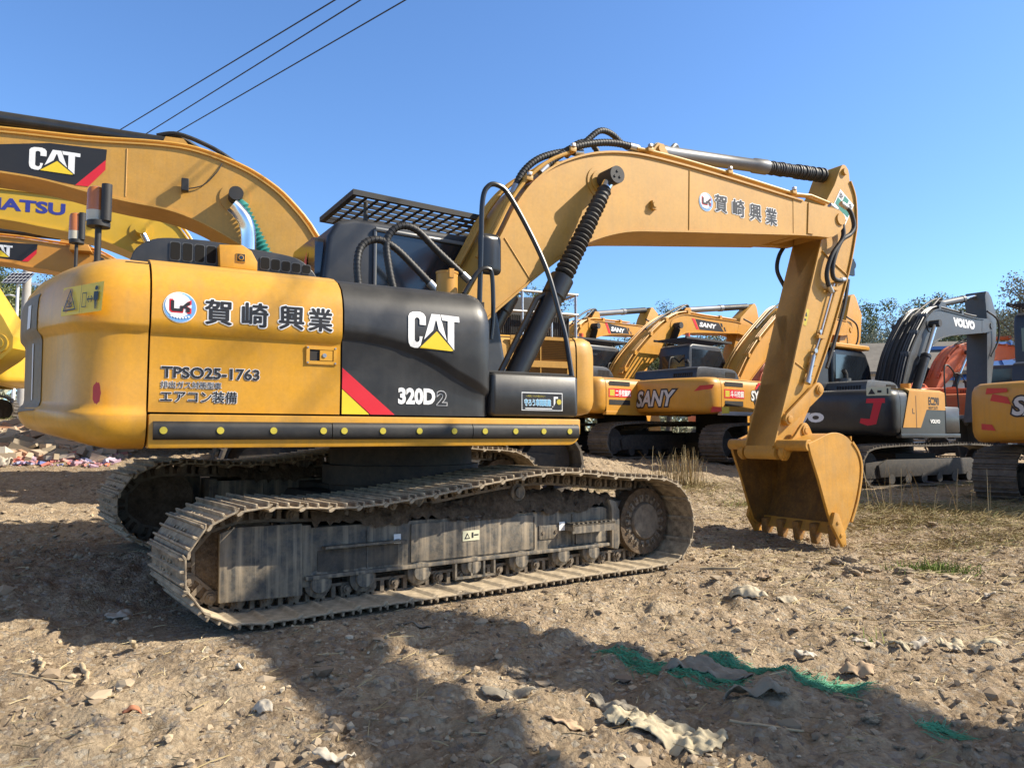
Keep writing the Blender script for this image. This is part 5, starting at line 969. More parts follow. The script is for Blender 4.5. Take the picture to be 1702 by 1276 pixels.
def yaxis():
    a = [1.9]
    while a[-1] < 900: a.append(a[-1]+max(.018, .0085*a[-1] if a[-1] < 16 else .022*a[-1]))
    b = [1.9]; st = .03
    while b[0] > -300: st *= 1.12; b.insert(0, b[0]-st)
    return np.array(b[:-1]+a)
gx = axis((-5.2,6.2),.024,-900,900,1.032); gy = yaxis()
XX, YY = np.meshgrid(gx, gy); ZZ = gh(XX, YY)
nx, ny = len(gx), len(gy); gv = np.c_[XX.ravel(), YY.ravel(), ZZ.ravel()]
i0 = (np.arange(ny-1)[:,None]*nx + np.arange(nx-1)[None,:]).ravel(); gf = np.c_[i0, i0+1, i0+1+nx, i0+nx]
def np_mesh(name, v, f, m=None, flat=False):
    me = bpy.data.meshes.new(name); me.vertices.add(len(v)); me.vertices.foreach_set('co', np.ascontiguousarray(v, np.float32).ravel())
    k = f.shape[1]; me.loops.add(f.size); me.loops.foreach_set('vertex_index', np.ascontiguousarray(f, np.int32).ravel()); me.polygons.add(len(f)); me.polygons.foreach_set('loop_start', np.arange(len(f), dtype=np.int32)*k)
    me.update(calc_edges=True); me.validate()
    if m: me.materials.append(m)
    if flat: me.shade_flat()
    return me
def ground_mat():
    m = bpy.data.materials.new('dirt_ground'); m.use_nodes = True; nt = m.node_tree; L = nt.links; b = nt.nodes['Principled BSDF']
    geo = _n(nt,'ShaderNodeNewGeometry'); P = geo.outputs['Position']
    def noise(sc, det=8, ro=.65):
        n = _n(nt,'ShaderNodeTexNoise'); n.inputs['Scale'].default_value = sc; n.inputs['Detail'].default_value = det; n.inputs['Roughness'].default_value = ro; L.new(P, n.inputs['Vector']); return n.outputs['Fac']
    def ramp(src, stops):
        r = _n(nt,'ShaderNodeValToRGB'); e = r.color_ramp.elements
        while len(e) < len(stops): e.new(.5)
        for q, (p, c) in zip(e, stops): q.position = p; q.color = (*c, 1)
        L.new(src, r.inputs[0]); return r.outputs[0]
    def mix(f, a, c, bt='MIX'):
        n = _n(nt,'ShaderNodeMix',data_type='RGBA',blend_type=bt)
        if isinstance(f, float): n.inputs[0].default_value = f
        else: L.new(f, n.inputs[0])
        for q, s_ in ((6,a),(7,c)):
            if isinstance(s_, tuple): n.inputs[q].default_value = (*s_, 1)
            else: L.new(s_, n.inputs[q])
        return n.outputs[2]
    def mr(src, a, c, d=0., e=1.):
        n = _n(nt,'ShaderNodeMapRange'); n.inputs[1].default_value = a; n.inputs[2].default_value = c; n.inputs[3].default_value = d; n.inputs[4].default_value = e; L.new(src, n.inputs[0]); return n.outputs[0]
    c = ramp(noise(1.1), [(.30,(.29,.215,.14)),(.5,(.42,.325,.22)),(.72,(.53,.43,.30))])
    c = mix(1., c, ramp(noise(16.,10,.75), [(.30,(.42,.38,.34)),(.5,(1,1,1)),(.70,(1.45,1.42,1.35))]), 'MULTIPLY')
    vo = _n(nt,'ShaderNodeTexVoronoi'); vo.inputs['Scale'].default_value = 42; L.new(P, vo.inputs['Vector']); 
    cv = _n(nt,'ShaderNodeSeparateColor'); L.new(vo.outputs['Color'], cv.inputs[0])
    peb = mr(cv.outputs[0], .80,.84); c = mix(peb, c, ramp(cv.outputs[1], [(0,(.26,.21,.17)),(.6,(.44,.38,.30)),(1,(.54,.46,.34))]))
    c = mix(1., c, mr(vo.outputs['Distance'], 0.0,.7,1.05,.86), 'MULTIPLY')
    straw = mr(noise(2.4,6,.7), .58,.72,0,.4); c = mix(straw, c, (.48,.38,.21))
    L.new(c, b.inputs['Base Color']); b.inputs['Roughness'].default_value = .95; b.inputs['Specular IOR Level'].default_value = .12
    h = _n(nt,'ShaderNodeMath',operation='ADD'); L.new(mr(noise(55.,9,.7),0,1,0,.7), h.inputs[0]); L.new(mr(vo.outputs['Distance'],0,.6,.24,0), h.inputs[1])
    bp = _n(nt,'ShaderNodeBump'); bp.inputs['Distance'].default_value = .034; bp.inputs['Strength'].default_value = 1.; L.new(h.outputs[0], bp.inputs['Height']); L.new(bp.outputs[0], b.inputs['Normal'])
    return m
GM = ground_mat()
go = link('ground', np_mesh('ground', gv, gf, GM)); go.data.shade_smooth(); go['kind'] = 'structure'
# ------------------------------------------------------------------ loose stones, straw, grass (uncountable)
IC = bmesh.new(); bmesh.ops.create_icosphere(IC, subdivisions=1, radius=1); ICV = np.array([v.co[:] for v in IC.verts]); ICF = np.array([[v.index for v in f.verts] for f in IC.faces]); IC.free()
def scatter_xy(n, x0, x1, y0, y1, pw=1.6):
    y = y0+(y1-y0)*rng.random(n)**pw; x = x0+(x1-x0)*rng.random(n); return x, y
def stones(name, n, box, smin, smax, m, flatn=.6, pw=1.6, power=3.):
    x, y = scatter_xy(n, *box, pw); s_ = smin+(smax-smin)*rng.random(n)**power; z = gh(x, y)
    lx = (x-P0[0])*UT[0]+(y-P0[1])*UT[1]; ly = (x-P0[0])*VT[0]+(y-P0[1])*VT[1]; k = ~((np.abs(lx) < 2.25) & (np.abs(np.abs(ly)-1.19) < .36)); x, y, z, s_ = x[k], y[k], z[k], s_[k]; n = len(x)
    V_ = np.repeat(ICV[None], n, 0)*(1+.75*(rng.random((n,12,1))-.5))*np.stack([.7+.6*rng.random(n), .7+.6*rng.random(n), flatn*(.5+.7*rng.random(n))],1)[:,None,:]
    a = rng.random(n)*6.28; ca, sa = np.cos(a)[:,None], np.sin(a)[:,None]; vx = V_[:,:,0]*ca-V_[:,:,1]*sa; vy = V_[:,:,0]*sa+V_[:,:,1]*ca
    V_ = np.stack([vx, vy, V_[:,:,2]], 2)*s_[:,None,None] + np.stack([x, y, z+s_*.12],1)[:,None,:]
    F_ = (ICF[None] + (np.arange(n)*12)[:,None,None]).reshape(-1,3)
    o = link(name, np_mesh(name, V_.reshape(-1,3), F_, m, True)); o['kind'] = 'stuff'; return o
def stone_mat(name, stops, rough=.9):
    m = bpy.data.materials.new(name); m.use_nodes = True; nt = m.node_tree; L = nt.links; b = nt.nodes['Principled BSDF']; g = _n(nt,'ShaderNodeNewGeometry'); r = _n(nt,'ShaderNodeValToRGB'); e = r.color_ramp.elements
    while len(e) < len(stops): e.new(.5)
    for q, (p, c) in zip(e, stops): q.position = p; q.color = (*c, 1)
    L.new(g.outputs['Random Per Island'], r.inputs[0]); L.new(r.outputs[0], b.inputs['Base Color']); b.inputs['Roughness'].default_value = rough; b.inputs['Specular IOR Level'].default_value = .15; return m
ST = stone_mat('stone', [(0,(.20,.15,.105)),(.4,(.31,.24,.165)),(.75,(.40,.32,.225)),(.95,(.46,.37,.25)),(1,(.54,.46,.34))])
cl_ = stones('dirt_clods', 34000, (-4.5,6.5,2.0,12.), .003, .021, ST, .8, 1.7, 4.)
cb_ = stones('dirt_lumps', 900, (-4.5,7,2.2,11.), .015, .055, ST, .55, 1.3, 3.5)
gr_ = stones('gravel', 12000, (-9,9,6.,22.), .008, .036, ST, .7, 1.3, 3.5)
def blades(name, n, pos, ln, wd, m, lean=1.2, up=(0.2,1.)):
    x, y = pos; n = len(x); z = gh(x, y); a = rng.random(n)*6.28; L_ = ln[0]+(ln[1]-ln[0])*rng.random(n); u_ = up[0]+(up[1]-up[0])*rng.random(n)
    dx, dy = np.cos(a), np.sin(a); V_ = np.zeros((n,6,3)); px_, py_ = -dy*wd, dx*wd
    for i, (f, b) in enumerate(((0,0),(.55,.35),(1.,1.))):
        cx = x+dx*L_*f*(1-u_)*(.6+.4*b); cy = y+dy*L_*f*(1-u_)*(.6+.4*b); cz = z+.004+L_*f*u_*(1-.25*b); w = (1-.75*f)
        V_[:,2*i] = np.c_[cx-px_*w, cy-py_*w, cz]; V_[:,2*i+1] = np.c_[cx+px_*w, cy+py_*w, cz+.003]
    F_ = (np.array([[0,1,3,2],[2,3,5,4]])[None]+(np.arange(n)*6)[:,None,None]).reshape(-1,4)
    o = link(name, np_mesh(name, V_.reshape(-1,3), F_, m)); o['kind'] = 'stuff'; return o
STRAW = stone_mat('straw', [(0,(.24,.18,.09)),(.5,(.38,.30,.16)),(1,(.52,.44,.27))]); DRY = stone_mat('dry_grass_blade', [(0,(.16,.13,.055)),(.5,(.27,.215,.10)),(.85,(.36,.29,.15)),(1,(.10,.13,.04))]); GRN = stone_mat('green_grass_blade', [(0,(.07,.12,.02)),(.6,(.13,.19,.04)),(1,(.26,.27,.09))])
blades('straw', 4200, scatter_xy(4200,-4.5,6,2.1,11,1.4), (.03,.16), .0022, STRAW, up=(.0,.18))
blades('matted_straw', 7000, scatter_xy(7000,1.8,9,4.5,12,1.2), (.06,.26), .003, STRAW, up=(.0,.12))
def clumps(cs, per):
    xs, ys = [], []
    for cx, cy, rx, ry, n in cs: xs.append(cx+rng.normal(size=n)*rx); ys.append(cy+rng.normal(size=n)*ry)
    return np.concatenate(xs), np.concatenate(ys)
dry = clumps([(5.8,11.5,1.1,.6,2600),(5.0,10.0,.9,.35,1500),(7.2,11.6,1.4,.7,2600),(4.2,12.6,.5,.4,900),(6.2,8.6,1.2,.5,1200),(7.5,9.8,1.,.6,1500),(4.9,8.5,.6,.35,500),(8.8,13.5,.6,.6,900),(2.2,14.5,1.,.5,900),(3.5,15.5,.5,.3,700),(10.5,17,1.5,1.,1200),(-13,18,2,1.5,1200),(5.,15.,1.5,.8,1000),(1.0,13.,1.2,.6,500)],0)
blades('dry_grass', 0, dry, (.10,.36), .0035, DRY, up=(.05,.45))
tall = clumps([(3.55,15.6,.16,.1,110),(3.2,15.9,.3,.15,60),(5.8,11.9,.3,.2,14),(6.4,11.0,.4,.2,12)],0)
blades('tall_dry_grass', 0, tall, (.5,1.15), .007, STRAW, up=(.72,.97))
gg = clumps([(3.55,6.55,.17,.09,520),(4.4,12.4,.5,.2,500),(5.3,14.,.8,.3,500),(12.,17.5,1.5,.7,900),(-14,19.5,1.5,.8,700),(2.0,4.35,.05,.04,12)],0)
blades('green_grass', 0, gg, (.06,.2), .0035, GRN, up=(.2,.85))
# rubble heap far left
RUBM = stone_mat('rubble_piece', [(0,(.34,.28,.20)),(.3,(.46,.38,.28)),(.5,(.42,.22,.13)),(.7,(.50,.44,.34)),(.9,(.28,.23,.17)),(1,(.55,.50,.42))])
def rubble(name, n, box, smin, smax, m):
    x, y = scatter_xy(n, *box, 1.); s_ = smin+(smax-smin)*rng.random(n)**4; z = gh(x,y); C_ = np.array([(a,b,c) for a in (-1,1) for b in (-1,1) for c in (-1,1)], float); V_ = np.repeat(C_[None], n, 0)*np.stack([.6+.9*rng.random(n), .4+.4*rng.random(n), .2+.3*rng.random(n)],1)[:,None,:]*s_[:,None,None]
    out = np.zeros_like(V_)
    for i in range(n): out[i] = V_[i] @ np.array(Euler((rng.random()*.9-.45, rng.random()*.9-.45, rng.random()*6.28)).to_matrix()).T + (x[i], y[i], z[i]+s_[i]*.25+.0*rng.random())
    F_ = (np.array([[0,1,3,2],[4,6,7,5],[0,4,5,1],[2,3,7,6],[0,2,6,4],[1,5,7,3]])[None]+(np.arange(n)*8)[:,None,None]).reshape(-1,4)
    o = link(name, np_mesh(name, out.reshape(-1,3), F_, m, True)); o['kind'] = 'stuff'; return o
rubble('rubble', 5200, (-15,-6.6,12.9,18.5), .02, .19, RUBM)
TRASH = stone_mat('scrap_plastic', [(0,(.55,.18,.14)),(.25,(.60,.30,.26)),(.45,(.16,.22,.48)),(.6,(.52,.50,.56)),(.8,(.42,.28,.36)),(1,(.62,.2,.10))])
rubble('plastic_scraps', 700, (-11,-6.6,12.6,13.4), .02, .08, TRASH)
# ------------------------------------------------------------------ single pieces of litter
def sheet(name, lab, cat, cx, cy, w, d, m, crump=.04, rot=0, n=26, h=.03, seed=0, th=.004, group=None, edge=.25):
    """crumpled sheet lying on the ground, ragged outline"""
    w *= .82; d *= .82; h *= .6; vs = []; s_ = np.linspace(-1,1,n); ca, sa = math.cos(rot), math.sin(rot)
    for i, a in enumerate(s_):
        for j, b in enumerate(s_):
            k = 1+edge*fbm(np.array([a*1.3+seed]), np.array([b*1.3]), 1.7, 3, seed)[0]; q = max(abs(a),abs(b)); r_ = math.hypot(a,b) or 1; f = (q/r_)**.6
            X_ = a*f*k*w/2; Y_ = b*f*k*d/2; x = cx+X_*ca-Y_*sa; y = cy+X_*sa+Y_*ca
            zz = float(gh(x, y)) + h*(1-q**3) + crump*abs(float(fbm(np.array([x]),np.array([y]),6.5,3,seed+5,.45)[0]))*1.3 + .006
            vs.append((x, y, zz))
    fs = [(i*n+j, (i+1)*n+j, (i+1)*n+j+1, i*n+j+1) for i in range(n-1) for j in range(n-1)]
    mb = MB().add(vs, fs); o = mb.build(name, m, None, smooth=180, fixn=False)
    md = o.modifiers.new('thickness', 'SOLIDIFY'); md.thickness = th
    return tag(o, lab, cat, group)
CLOTH = mat('beige_cloth', (.44,.38,.26), .9, var=.25, vscale=8, bump=.004, bscale=40); CLG = mat('grey_cloth', (.25,.22,.17), .9, var=.3, vscale=8, bump=.003, bscale=40); PAP = mat('pale_sheet', (.48,.41,.29), .8, var=.25, vscale=9, dust=.4, dustcol=(.33,.26,.17)); CARD = mat('cardboard_scrap', (.42,.30,.19), .85, var=.25, vscale=10); WHP = mat('white_scrap', (.50,.45,.37), .7, var=.3, vscale=14, dust=.5, dustcol=(.33,.26,.17))
sheet('cloth','crumpled beige cloth lying at the bottom edge of the picture','cloth',.62,2.98,.44,.26,CLOTH,.032,-.6,40,.03,3)
sheet('cloth','folded pale cloth strip beside the crumpled beige cloth','cloth',.44,3.10,.20,.20,CLOTH,.035,.4,30,.03,4)
sheet('cloth','grey cloth strip lying in shadow above the beige cloth','cloth',.42,3.27,.26,.13,CLG,.06,-.8,24,.03,6)
sheet('sack','dark grey sack lying across the green netting','sack',.90,3.70,.50,.22,CLG,.05,-.45,28,.06,8)
sheet('sack','grey flattened sack in the shadow right of the netting','sack',1.02,3.30,.34,.14,CLG,.06,-.3,24,.02,9)
sheet('sheet','smooth beige bag lying in the sunlit dirt below the bucket','bag',1.62,5.36,.32,.17,PAP,.03,-.3,26,.07,10,edge=.1)
sheet('sheet','flat pale scrap touching the smooth beige bag','scrap',1.86,5.26,.20,.12,PAP,.02,-.3,18,.015,11)
sheet('cardboard','brown cardboard scrap right of the green netting','cardboard',1.63,3.72,.19,.13,CARD,.04,-.2,18,.03,12)
for k in range(13):
    f = k/12; x = 1.86+.75*f+rng.normal()*.04; y = 4.32-.22*f+rng.normal()*.07; w_ = .07+.10*rng.random()
    sheet('scrap','pale torn scrap strewn in the row near the right edge','scrap',x,y,w_,w_*.55,[WHP,PAP,CLOTH][k%3],.05,k*1.1,12,.015,60+k,group='pale scraps strewn near the right edge',edge=.5)
sheet('sheet','small white crumpled scrap above the brown cardboard','scrap',1.50,4.02,.14,.10,WHP,.05,.3,18,.02,15)
sheet('board','flat brown board lying in shadow under the near crawler track','board',-.60,4.63,.32,.07,mat('old_board',(.20,.165,.125),.85,var=.3),.01,-.15,16,.01,16,edge=.12)
sheet('bag','white plastic scrap on the sunlit dirt at bottom centre-left','scrap',-1.02,3.22,.13,.07,WHP,.05,-.6,18,.02,17)
sheet('sheet','thin white sheet at the bottom edge, left half','sheet',-.62,2.78,.18,.07,WHP,.05,.1,20,.02,18)
sheet('brick','orange-red brick fragment on the dirt at lower left','brick',-1.55,3.22,.09,.06,mat('brick_scrap',(.42,.17,.09),.9,var=.2),.01,.3,10,.035,19)
sheet('board','grey broken board in the shadow left of the grey cloth','board',-.02,3.42,.28,.08,CLG,.03,-.1,18,.03,20)
sheet('cardboard','small tan cardboard piece left of the beige cloth','cardboard',.20,3.08,.18,.07,CARD,.02,-.2,14,.02,21)
sheet('bag','white bag lying in the rubble strip at far left','bag',-8.3,12.6,.35,.25,WHP,.12,.3,18,.1,22)
for k, (x, y, w_, c_) in enumerate(((2.16,5.05,.10,0),(1.31,4.6,.12,1),(1.95,6.05,.2,1),(-1.3,3.75,.07,0),(2.75,6.3,.22,1),(-2.5,5.0,.22,0),(3.3,5.4,.15,0))):
    sheet('scrap',['small white scrap %s','small brown scrap %s'][c_] % ['on the dirt right of the beige bag','in front of the beige bag','on the ground ahead of the front track','beside the shadow edge at lower left','near the grass tuft below the bucket','in the big shadow at the left edge','near the right edge above the torn sheet'][k],'scrap',x,y,w_,w_*.6,[WHP,CARD][c_],.05,k*.7,14,.02,30+k)
# green netting: many thin strands
nm = mat('green_net', (.07,.33,.19), .7, var=.35, vscale=12)
def net(lab, cs):
    mb = MB()
    for cx, cy, w_, d_, rot, n in cs:
        for k in range(n):
            a = random.uniform(-1,1); b = random.uniform(-1,1); x = cx+a*w_/2*math.cos(rot)-b*d_/2*math.sin(rot); y = cy+a*w_/2*math.sin(rot)+b*d_/2*math.cos(rot); g = rot+random.gauss(0,.7); L_ = random.uniform(.04,.13); pts = []
            for q in range(4): xx = x+math.cos(g)*L_*q/3+random.gauss(0,.005); yy = y+math.sin(g)*L_*q/3+random.gauss(0,.005); pts.append((xx,yy,float(gh(xx,yy))+.006+.016*max(0,1-a*a)*max(0,1-b*b)*random.random()))
            mb.tube(pts,.0013,3,False)
    return tag(mb.build('netting', nm, None, smooth=0, fixn=False), lab, 'netting')
net('green netting tangled over the dirt along the shadow edge, left piece', [(.58,4.02,.30,.18,-.6,300),(.75,3.82,.34,.16,-.5,300),(.86,3.60,.30,.16,-.3,170)])
net('green netting strip in the sun, right piece along the shadow edge', [(1.02,3.83,.26,.10,-.35,190),(1.22,3.70,.22,.11,-.4,190),(1.40,3.55,.26,.14,-.3,260)])
net('small green netting tuft in the shadow at lower right', [(1.60,3.03,.09,.08,0,90)])
def stick(lab, p, q, r, m, h=.02):
    A_ = np.array(p); B_ = np.array(q); pts = [(*(A_+(B_-A_)*f+rng.normal(size=2)*.006),) for f in np.linspace(0,1,6)]; za, zb_ = float(gh(*pts[0]))+r, float(gh(*pts[-1]))+r+h; zm = max(0, max(float(gh(*p))-(za+(zb_-za)*i/5) for i, p in enumerate(pts))*.7); pts = [(x, y, za+(zb_-za)*i/5+zm) for i, (x, y) in enumerate(pts)]
    return tag(MB().tube(pts, [r,r*1.1,r,r*.95,r*.85,r*.7], 7).build('stick', m, None, smooth=60), lab, 'stick')
WD = mat('dry_wood', (.50,.39,.24), .85, var=.3, vscale=14)
stick('short upright-lying stick, leftmost of the pale sticks at lower left', (-2.42,4.02), (-2.22,3.72), .011, WD)
stick('thicker pale stick right of the leftmost stick at lower left', (-2.12,3.88), (-1.93,3.60), .012, WD)
stick('thin crooked twig crossing below the two pale sticks', (-2.30,3.62), (-1.98,3.55), .006, WD)
stick('stubby stick standing near the shadow corner at left', (-2.02,4.22), (-2.00,4.12), .013, WD, .05)
stick('long thin stick lying in the shade right of the beige cloth', (.86,3.10), (1.10,2.98), .006, WD)
stick('dark stick in the middle of the sunlit dirt on the right', (2.35,4.75), (2.75,4.72), .006, WD)
stick('pale stick at the foot of the front track', (1.58,6.55), (1.86,6.36), .014, WD)
# broken dirt lumps by the grass tuft
def lump(lab, x, y, s_, m, name='rock', cat='rock'):
    s_ *= .62; bm = bmesh.new(); bmesh.ops.create_icosphere(bm, subdivisions=4, radius=1)
    sd = rng.random()*99
    for v in bm.verts: c = v.co; k = 1+.75*float(fbm(np.array([c.x*1.1+sd+c.z]),np.array([c.y*1.1+c.z*.7]),1.6,5,7,.65)[0]); v.co = Vector((c.x*k*1.15, c.y*k*.9, c.z*k*.55))*s_+Vector((x,y,float(gh(x,y))+s_*.22))
    me = bpy.data.meshes.new(name); bm.to_mesh(me); bm.free(); me.materials.append(m); me.shade_flat(); return tag(link(name, me), lab, cat)
RK = mat('earth_lump', (.36,.285,.20), .95, var=.35, vscale=14, bump=.012, bscale=40, fine=.2, spec=.1)
for lab, x, y, s_ in (('large flat earth lump above the heap of clods, right of the bucket',3.02,7.05,.16),('rounded earth lump on the clod heap left of the green tuft',2.95,6.50,.15),('pale earth lump touching the green grass tuft',3.22,6.38,.13),('dark earth lump at the front of the clod heap',2.75,6.28,.10),('small lump at the left end of the clod heap',2.62,6.60,.09),('lone stone in the sunlit dirt behind the netting',.66,4.12,.05),('stone at the bottom right in the shadow',1.42,3.12,.05),('pale stone on the ruts at lower left centre',-.76,3.52,.045),('brown lump in the shaded ruts at the centre bottom',.02,3.72,.07)): lump(lab, x, y, s_, RK)

# ------------------------------------------------------------------ trees
LEAF = [stone_mat('leaf_green_%s' % n, st, .7) for n, st in (('grey',[(0,(.16,.17,.10)),(.5,(.25,.255,.165)),(1,(.38,.37,.28))]),('deep',[(0,(.08,.105,.04)),(.5,(.14,.165,.065)),(1,(.22,.235,.12))]))]
BARK = mat('bark', (.11,.085,.065), .9, var=.3, vscale=8)
def tree_meshes(seed, loose):
    r_ = random.Random(seed); br = MB(); tips = []
    trunk = [(0,0,0),(r_.uniform(-.1,.1),r_.uniform(-.1,.1),.25),(r_.uniform(-.2,.2),r_.uniform(-.2,.2),.55)]; br.tube([(x*.15,y*.15,z) for x,y,z in trunk],[.022,.017,.012],7)
    for k in range(17):
        z0 = r_.uniform(.22,.62); a = r_.uniform(0,6.28); l = r_.uniform(.16,.36)*(1.15-.35*z0); p = (0,0,z0); m_ = (math.cos(a)*l*.5,math.sin(a)*l*.5,z0+l*.45); q = (math.cos(a)*l*.9,math.sin(a)*l*.9,z0+l*r_.uniform(.7,1.15)); br.tube([p,m_,q],[.008,.005,.002],5)
        for j in range(7): f = r_.uniform(.45,1.15); tips.append((q[0]*f+r_.gauss(0,.05),q[1]*f+r_.gauss(0,.05),z0+(q[2]-z0)*f+r_.gauss(0,.04),r_.uniform(.045,.085)))
    for j in range(16): tips.append((r_.gauss(0,.06),r_.gauss(0,.06),r_.uniform(.72,.98),r_.uniform(.04,.07)))
    N_ = 170 if loose else 240; vs = []; 
    for x,y,z,s_ in tips:
        for k in range(N_):
            d = np.array([r_.gauss(0,1) for _ in range(3)]); d /= np.linalg.norm(d)+1e-6; c = np.array((x,y,z))+d*s_*r_.random()**.4*1.15; u_ = np.array([r_.gauss(0,1) for _ in range(3)]); u_ /= np.linalg.norm(u_); w_ = np.cross(u_, d); w_ /= np.linalg.norm(w_)+1e-6; L_ = r_.uniform(.0045,.010); vs += [c-u_*L_, c+w_*L_*.5, c+u_*L_, c-w_*L_*.5]
    v = np.array(vs); f = np.arange(len(v)).reshape(-1,4); return br.mesh('trunk', BARK, smooth=60), v, f
TV = []
for k in range(4):
    b_, v, f = tree_meshes(40+k, k % 2 == 0); TV.append((b_, np_mesh('crown', v, f, LEAF[0 if k < 2 else 1], True)))
TREES = [('tall loose tree at the right edge of the picture behind the grey boom\'s arm',22.5,31.,8.4,0),('bushy tree between the grey boom\'s arm and the right edge',36.,54.,9.8,1),('dark green tree behind the golden machine\'s arm, left of the grey boom',27.,58,10.2,3),('smaller loose tree just left of the grey boom',25.5,50,9.0,0),('tree whose crown shows above the grey boom',29.,52,10.4,2),('pale tree showing under the grey boom',27.0,52,8.0,1),('dark treetop between the two middle golden booms',9.3,46,8.5,3),('pale grey-green tree under the middle golden boom',12.2,44,6.8,0),('pale bushy tree left of the middle golden boom',7.3,46,6.6,1),('grey-green tree under the farthest golden boom',5.2,46,6.6,0),('tree behind the grey guard rail',-.6,44,9.3,2),('pale tree right of the guard rail',3.6,48,7.2,1),('green tree behind the lamp post at the far left',-27.5,41,9.2,3),('dark tree left of the lamp post at the picture edge',-31.,44,10.6,2),('tree behind the golden machine\'s upright arm',15.5,48,7.4,1),('dense tree right of the concrete pole',-25.2,43,7.6,3),('pale bushy tree behind the blue-roofed house',33.5,56,10.2,0),('loose tree at the far right edge behind the house',36.5,52,9.4,1)]
for i, (lab, x, y, h_, k) in enumerate(TREES):
    t = tag(empty('tree', (x, y, float(gh(x,y))-.1), i*1.7), lab, 'tree', 'trees along the back of the yard'); s_ = h_; a = 1+.2*math.sin(i*2.1)
    for nm, me in (('trunk', TV[k][0]), ('crown', TV[k][1])): o = link(nm, me, t); o.scale = (s_*a, s_*a, s_)
# far belt of woodland closing the horizon
vs = []; r_ = random.Random(5)
for k in range(9000):
    a = r_.uniform(-.72,.72); d = r_.uniform(75,95); x, y = d*math.sin(a)*1.15, d*math.cos(a); hh = 4.2+1.6*math.sin(a*31)+1.0*math.sin(a*83+1); z = hh*r_.random()**.7
    for j in range(3): c = np.array((x,y,z+.4))+np.array([r_.gauss(0,.5) for _ in range(3)]); u_ = np.array([r_.gauss(0,1) for _ in range(3)]); u_ /= np.linalg.norm(u_); w_ = np.cross(u_, [r_.gauss(0,1) for _ in range(3)]); w_ /= np.linalg.norm(w_); vs += [c-u_*.33, c+w_*.18, c+u_*.33, c-w_*.18]
v = np.array(vs); o = link('far_woodland', np_mesh('far_woodland', v, np.arange(len(v)).reshape(-1,4), LEAF[0])); o['kind'] = 'stuff'

# ------------------------------------------------------------------ buildings, poles, wires
WALL = mat('pale_wall', (.50,.48,.45), .9, var=.12); RFB = mat('blue_roof_sheet', (.07,.17,.42), .4, .2, var=.12); RFG = mat('grey_roof_sheet', (.17,.155,.135), .8, var=.25); CONC = mat('pole_concrete', (.40,.38,.35), .9, var=.15); WHM = flat('white_enamel', (.72,.72,.72)); PV = mat('solar_cells', (.012,.018,.04), .15, var=.2)
hs = tag(empty('house', (27.0,46.,.5), R(-20)), 'pale house with a ribbed blue roof behind the grey excavator\'s boom', 'house')
MB().bx(-3.2,3.2,-3,3,0,3.9).build('wall', WALL, hs)
rf = MB()
for sg in (-1,1):
    rf.add([(-3.6,sg*3.4,3.7),(3.6,sg*3.4,3.7),(3.6,0,6.0),(-3.6,0,6.0),(-3.6,sg*3.4,3.82),(3.6,sg*3.4,3.82),(3.6,0,6.12),(-3.6,0,6.12)],[(0,1,2,3),(7,6,5,4),(0,4,5,1),(1,5,6,2),(2,6,7,3),(3,7,4,0)])
    for k in range(9): x = -3.4+.85*k; rf.add([(x-.07,sg*3.4,3.83),(x+.07,sg*3.4,3.83),(x+.07,0,6.13),(x-.07,0,6.13),(x-.07,sg*3.4,3.92),(x+.07,sg*3.4,3.92),(x+.07,0,6.22),(x-.07,0,6.22)],[(0,1,2,3),(7,6,5,4),(0,4,5,1),(1,5,6,2),(2,6,7,3),(3,7,4,0)])
rfo = rf.build('roof', RFB, hs)
MB().prism([(-3.2,3.9),(3.2,3.9),(3.2,3.91),(-3.2,3.91)],-.1,.1).build('eaves', WALL, hs)
for x in (-1.8,.2,2.0):
    w = MB().bx(x-.45,x+.45,-3.04,-2.99,1.3,2.8).build('window', DKBLU, hs); MB().bx(x-.5,x+.5,-3.08,-3.03,1.22,1.30).build('sill', WALL, w)
MB().bx(-3.26,-3.2,-1.,.2,0,2.6).build('door', DARK, hs)
sh = tag(empty('shed', (22.5,47.,.5), R(-12)), 'long low shed with a grey-brown roof left of the grey boom', 'shed')
MB().bx(-5,4.5,-3,3,0,4.3).build('wall', WALL, sh); rf = MB()
for sg in (-1,1): rf.add([(-5.3,sg*3.4,4.1),(4.8,sg*3.4,4.1),(4.8,0,6.1),(-5.3,0,6.1),(-5.3,sg*3.4,4.25),(4.8,sg*3.4,4.25),(4.8,0,6.25),(-5.3,0,6.25)],[(0,1,2,3),(7,6,5,4),(0,4,5,1),(1,5,6,2),(2,6,7,3),(3,7,4,0)])
rs = rf.build('roof', RFG, sh); MB().bx(2.6,4.5,-1.2,-.2,5.65,5.85).build('skylight', RFB, rs)
for x in (-3,0,3): MB().bx(x-.5,x+.5,-3.04,-2.99,1.6,2.8).build('window', DKBLU, sh)
